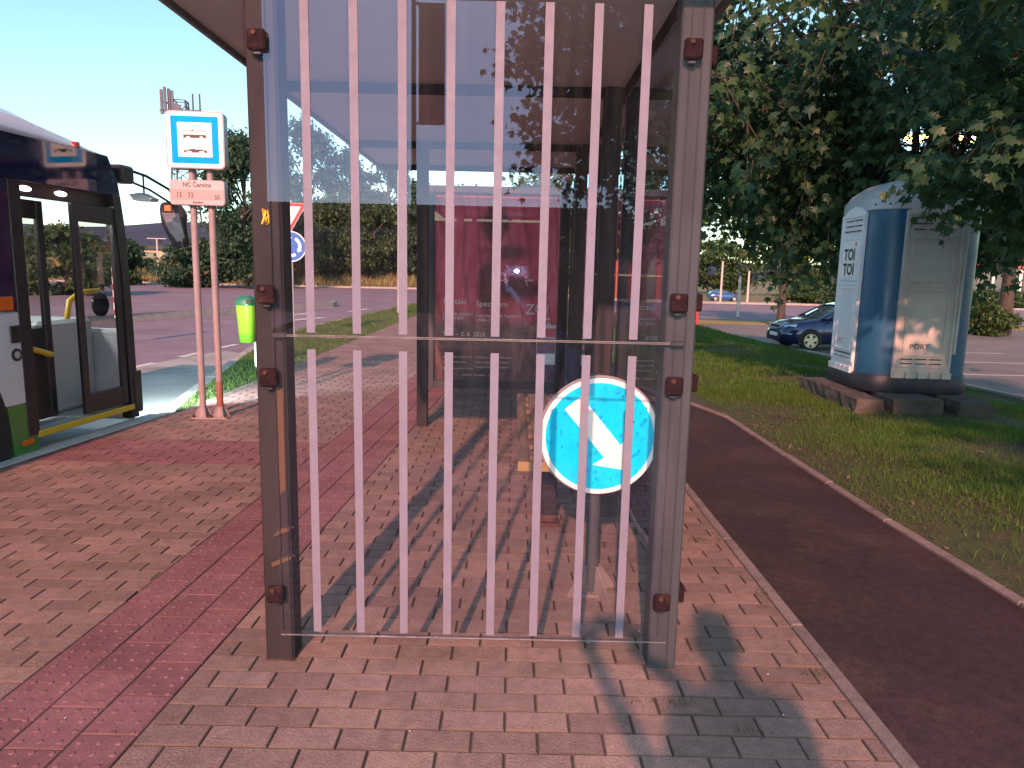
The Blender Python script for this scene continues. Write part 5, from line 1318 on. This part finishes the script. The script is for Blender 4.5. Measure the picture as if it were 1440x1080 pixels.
b = MB(); b.loft([[(-.24, -.24, .91), (.24, -.24, .91), (.24, .24, .91), (-.24, .24, .91)], [(-.2, -.1, 1.1), (.2, -.1, 1.1), (.2, .2, 1.1), (-.2, .2, 1.1)]], smooth=False); b.build('lid', M['redink'], rdb)
wb = empty('warning_board', (-7.75, 14.0, -.42), rad(10), 'red and white striped warning board standing in front of the bus', 'warning board')
b = MB(); b.cyl((0, .02, 0), (0, .02, 1.75), .025, .025, 10); b.box(-.2, .2, -.1, .14, 0, .06, .01); b.build('post', M['pole'], wb)
b = MB(); b.box(-.09, .09, -.012, -.006, .75, 1.75, .002); bp_ = b.build('board', M['white'], wb)
b = MB()
for k in range(4): z = .80 + k * .25; b.prism([(-.088, z), (.088, z + .06), (.088, z + .17), (-.088, z + .11)], -.0145, -.0125, 'y')
b.build('red_band', M['red'], bp_)

# ------------------------------------------------------------------ behind the camera: what the glass reflects and who casts the shadow
bn_ = empty('banner_pole', (-3.45, -20.0, 0), 0, 'lamp pole with a long dark banner behind the viewpoint, reflected in the shelter glass', 'lamp pole')
b = MB(); b.tube([(0, 0, 0), (0, 0, 5), (0, 0, 10.9)], [.10, .085, .07], 12); b.build('pole', M['beam'], bn_)
b = MB(); b.box(.16, 1.02, -.02, .0, 6.15, 9.95, .006); b.build('banner', mat('dark banner', (.03, .025, .03), (.05, .04, .05), scale=2, rough=.7), bn_)
for z in (6.15, 9.88):
    b = MB(); b.box(.07, .159, -.04, .04, z, z + .08, .008); b.build('banner_arm', M['dark'], bn_)
shop('service_building', (-8, -34, 0), rad(180), 46, 10, 4.6, mat('dim facade', (.10, .085, .08), (.08, .07, .065), scale=.3, rough=.9), 'long dim building far behind the viewpoint, reflected in the lower glass', 'building', .6, M['roofdark'], 10, M['winglass'])

def person(label, loc, rz):
    o_ = empty('person', loc, rz, label, 'person')
    V = []; E_ = []; Rr = []
    def vtx(p, r_, par_=None):
        V.append(p); Rr.append(r_)
        if par_ is not None: E_.append((par_, len(V) - 1))
        return len(V) - 1
    pelvis = vtx((0, 0, .95), (.165, .12)); waist = vtx((0, .0, 1.10), (.15, .105), pelvis); chest = vtx((0, .01, 1.28), (.20, .135), waist); upc = vtx((0, .0, 1.40), (.17, .10), chest)
    neck = vtx((0, .015, 1.50), (.055, .055), upc); hd0 = vtx((0, .04, 1.56), (.070, .078), neck); hd1 = vtx((0, .05, 1.64), (.080, .095), hd0); vtx((0, .04, 1.72), (.065, .075), hd1)
    for s in (-1, 1):
        hip = vtx((s * .10, 0, .88), (.095, .10), pelvis); kn = vtx((s * .12, .02, .49), (.062, .065), hip); an = vtx((s * .13, -.01, .09), (.042, .045), kn); vtx((s * .15, .15, .045), (.042, .035), an)
    hands = []
    for s, el, wr in ((-1, (-.235, .10, 1.12), (-.475, .36, 1.43)), (1, (.20, .16, 1.14), (-.28, .36, 1.43))):
        shd = vtx((s * .19, 0, 1.40), (.078, .078), upc); e_ = vtx(el, (.046, .046), shd); w2 = vtx(wr, (.030, .032), e_); hands.append((wr, s))
    me = bpy.data.meshes.new('body'); me.from_pydata(V, E_, []); bm = bmesh.new(); bm.from_mesh(me); ly = bm.verts.layers.skin.verify()
    for i, v_ in enumerate(bm.verts):
        v_[ly].radius = Rr[i]; v_[ly].use_root = (i == 0)
    bm.to_mesh(me); bm.free(); me.materials.append(M['jacket'])
    o = link('body', me, o_); md = o.modifiers.new('Skin', 'SKIN'); sd_ = o.modifiers.new('Sub', 'SUBSURF'); sd_.levels = 2; sd_.render_levels = 2
    # trousers, head, hair as clothing-like overlays
    b = MB()
    for s in (-1, 1): b.tube([(s * .095, 0, .94), (s * .115, .01, .70), (s * .12, .02, .49), (s * .13, -.005, .10)], [.122, .10, .080, .066], 14)
    b.build('trouser_leg', M['jeans'], o_)
    b = MB(); rings = []
    for z, rx_, ry_, dy in ((1.50, .052, .055, .015), (1.545, .060, .075, .035), (1.58, .068, .092, .045), (1.63, .077, .100, .05), (1.68, .076, .098, .045), (1.72, .062, .080, .038), (1.745, .03, .04, .034)):
        rings.append([(rx_ * math.cos(t), dy + ry_ * math.sin(t), z) for t in [2 * math.pi * i / 18 for i in range(18)]])
    b.loft(rings); b.cyl((0, .135, 1.655), (0, .168, 1.615), .010, .016, 8)
    for s in (-1, 1): b.cyl((s * .074, .045, 1.60), (s * .084, .04, 1.66), .014, .020, 8)
    hd_ = b.build('head', M['skin'], o_)
    b = MB()
    for s in (-1, 1): b.cyl((s * .032, .138, 1.653), (s * .032, .147, 1.653), .011, .008, 10)
    b.tube([(-.025, .135, 1.585), (0, .142, 1.583), (.025, .135, 1.585)], .005, 6); b.build('face_detail', M['ink'], hd_)
    b = MB(); rings = []
    for z, k in ((1.635, 1.0), (1.70, 1.04), (1.74, .86), (1.765, .4)):
        rings.append([(.084 * k * math.cos(t), .030 + (.105 if math.sin(t) < 0 else .085) * k * math.sin(t), z + (.03 if math.sin(t) > .3 else 0)) for t in [2 * math.pi * i / 18 for i in range(18)]])
    b.loft(rings); b.build('hair', M['hair'], hd_)
    # hands: palm, four bent fingers and a thumb closing on the phone
    for (wx, wy, wz), s in hands:
        b = MB(); b.tube([(wx, wy - .01, wz), (wx - .005, wy + .03, wz + .02), (wx - .012, wy + .055, wz + .045)], [.028, .036, .034], 10)
        for k in range(4):
            x0 = wx - .03 + .018 * k; ln = (.9, 1.0, .95, .78)[k]
            b.tube([(x0, wy + .06, wz + .04 + .004 * k), (x0 - .012, wy + .085 * ln, wz + .07), (x0 - .03, wy + .075, wz + .092 * ln), (x0 - .038, wy + .055, wz + .095)], [.010, .009, .008, .006], 8)
        b.tube([(wx + .02, wy + .02, wz + .02), (wx + .03, wy + .045, wz + .05), (wx + .015, wy + .055, wz + .075)], [.012, .011, .008], 8)
        b.build('hand', M['skin'], o_)
    b = MB()
    for s in (-1, 1): b.loft([[(s * .135 + .048 * math.cos(t) * k, .055 + .145 * math.sin(t) * k, z) for t in [2 * math.pi * i / 16 for i in range(16)]] for z, k in ((.0, 1), (.04, 1.02), (.085, .7), (.10, .4))])
    b.build('shoe', M['dark'], o_)
    return o_
person('person in a dark jacket and jeans holding up a phone behind the viewpoint', (.37, -.42, 0), rad(0)).scale = (.92, .92, .92)
ph = empty('smartphone', (.012, -.024, 1.40), 0, 'black smartphone held up in two hands behind the viewpoint', 'smartphone')
b = MB(); b.box(-.075, .075, -.006, .002, -.036, .036, .003); b.build('case', M['dark'], ph)
b = MB(); b.box(-.068, .068, -.0075, -.0062, -.033, .033, .001); b.build('screen', M['winglass'], ph)
fl = bpy.data.lights.new('phone_flash', 'POINT'); fl.energy = 68; fl.color = (.82, .95, 1.0); fl.shadow_soft_size = .012
fo = bpy.data.objects.new('phone_flash', fl); COL.objects.link(fo); fo.location = (.018, .012, 1.402)
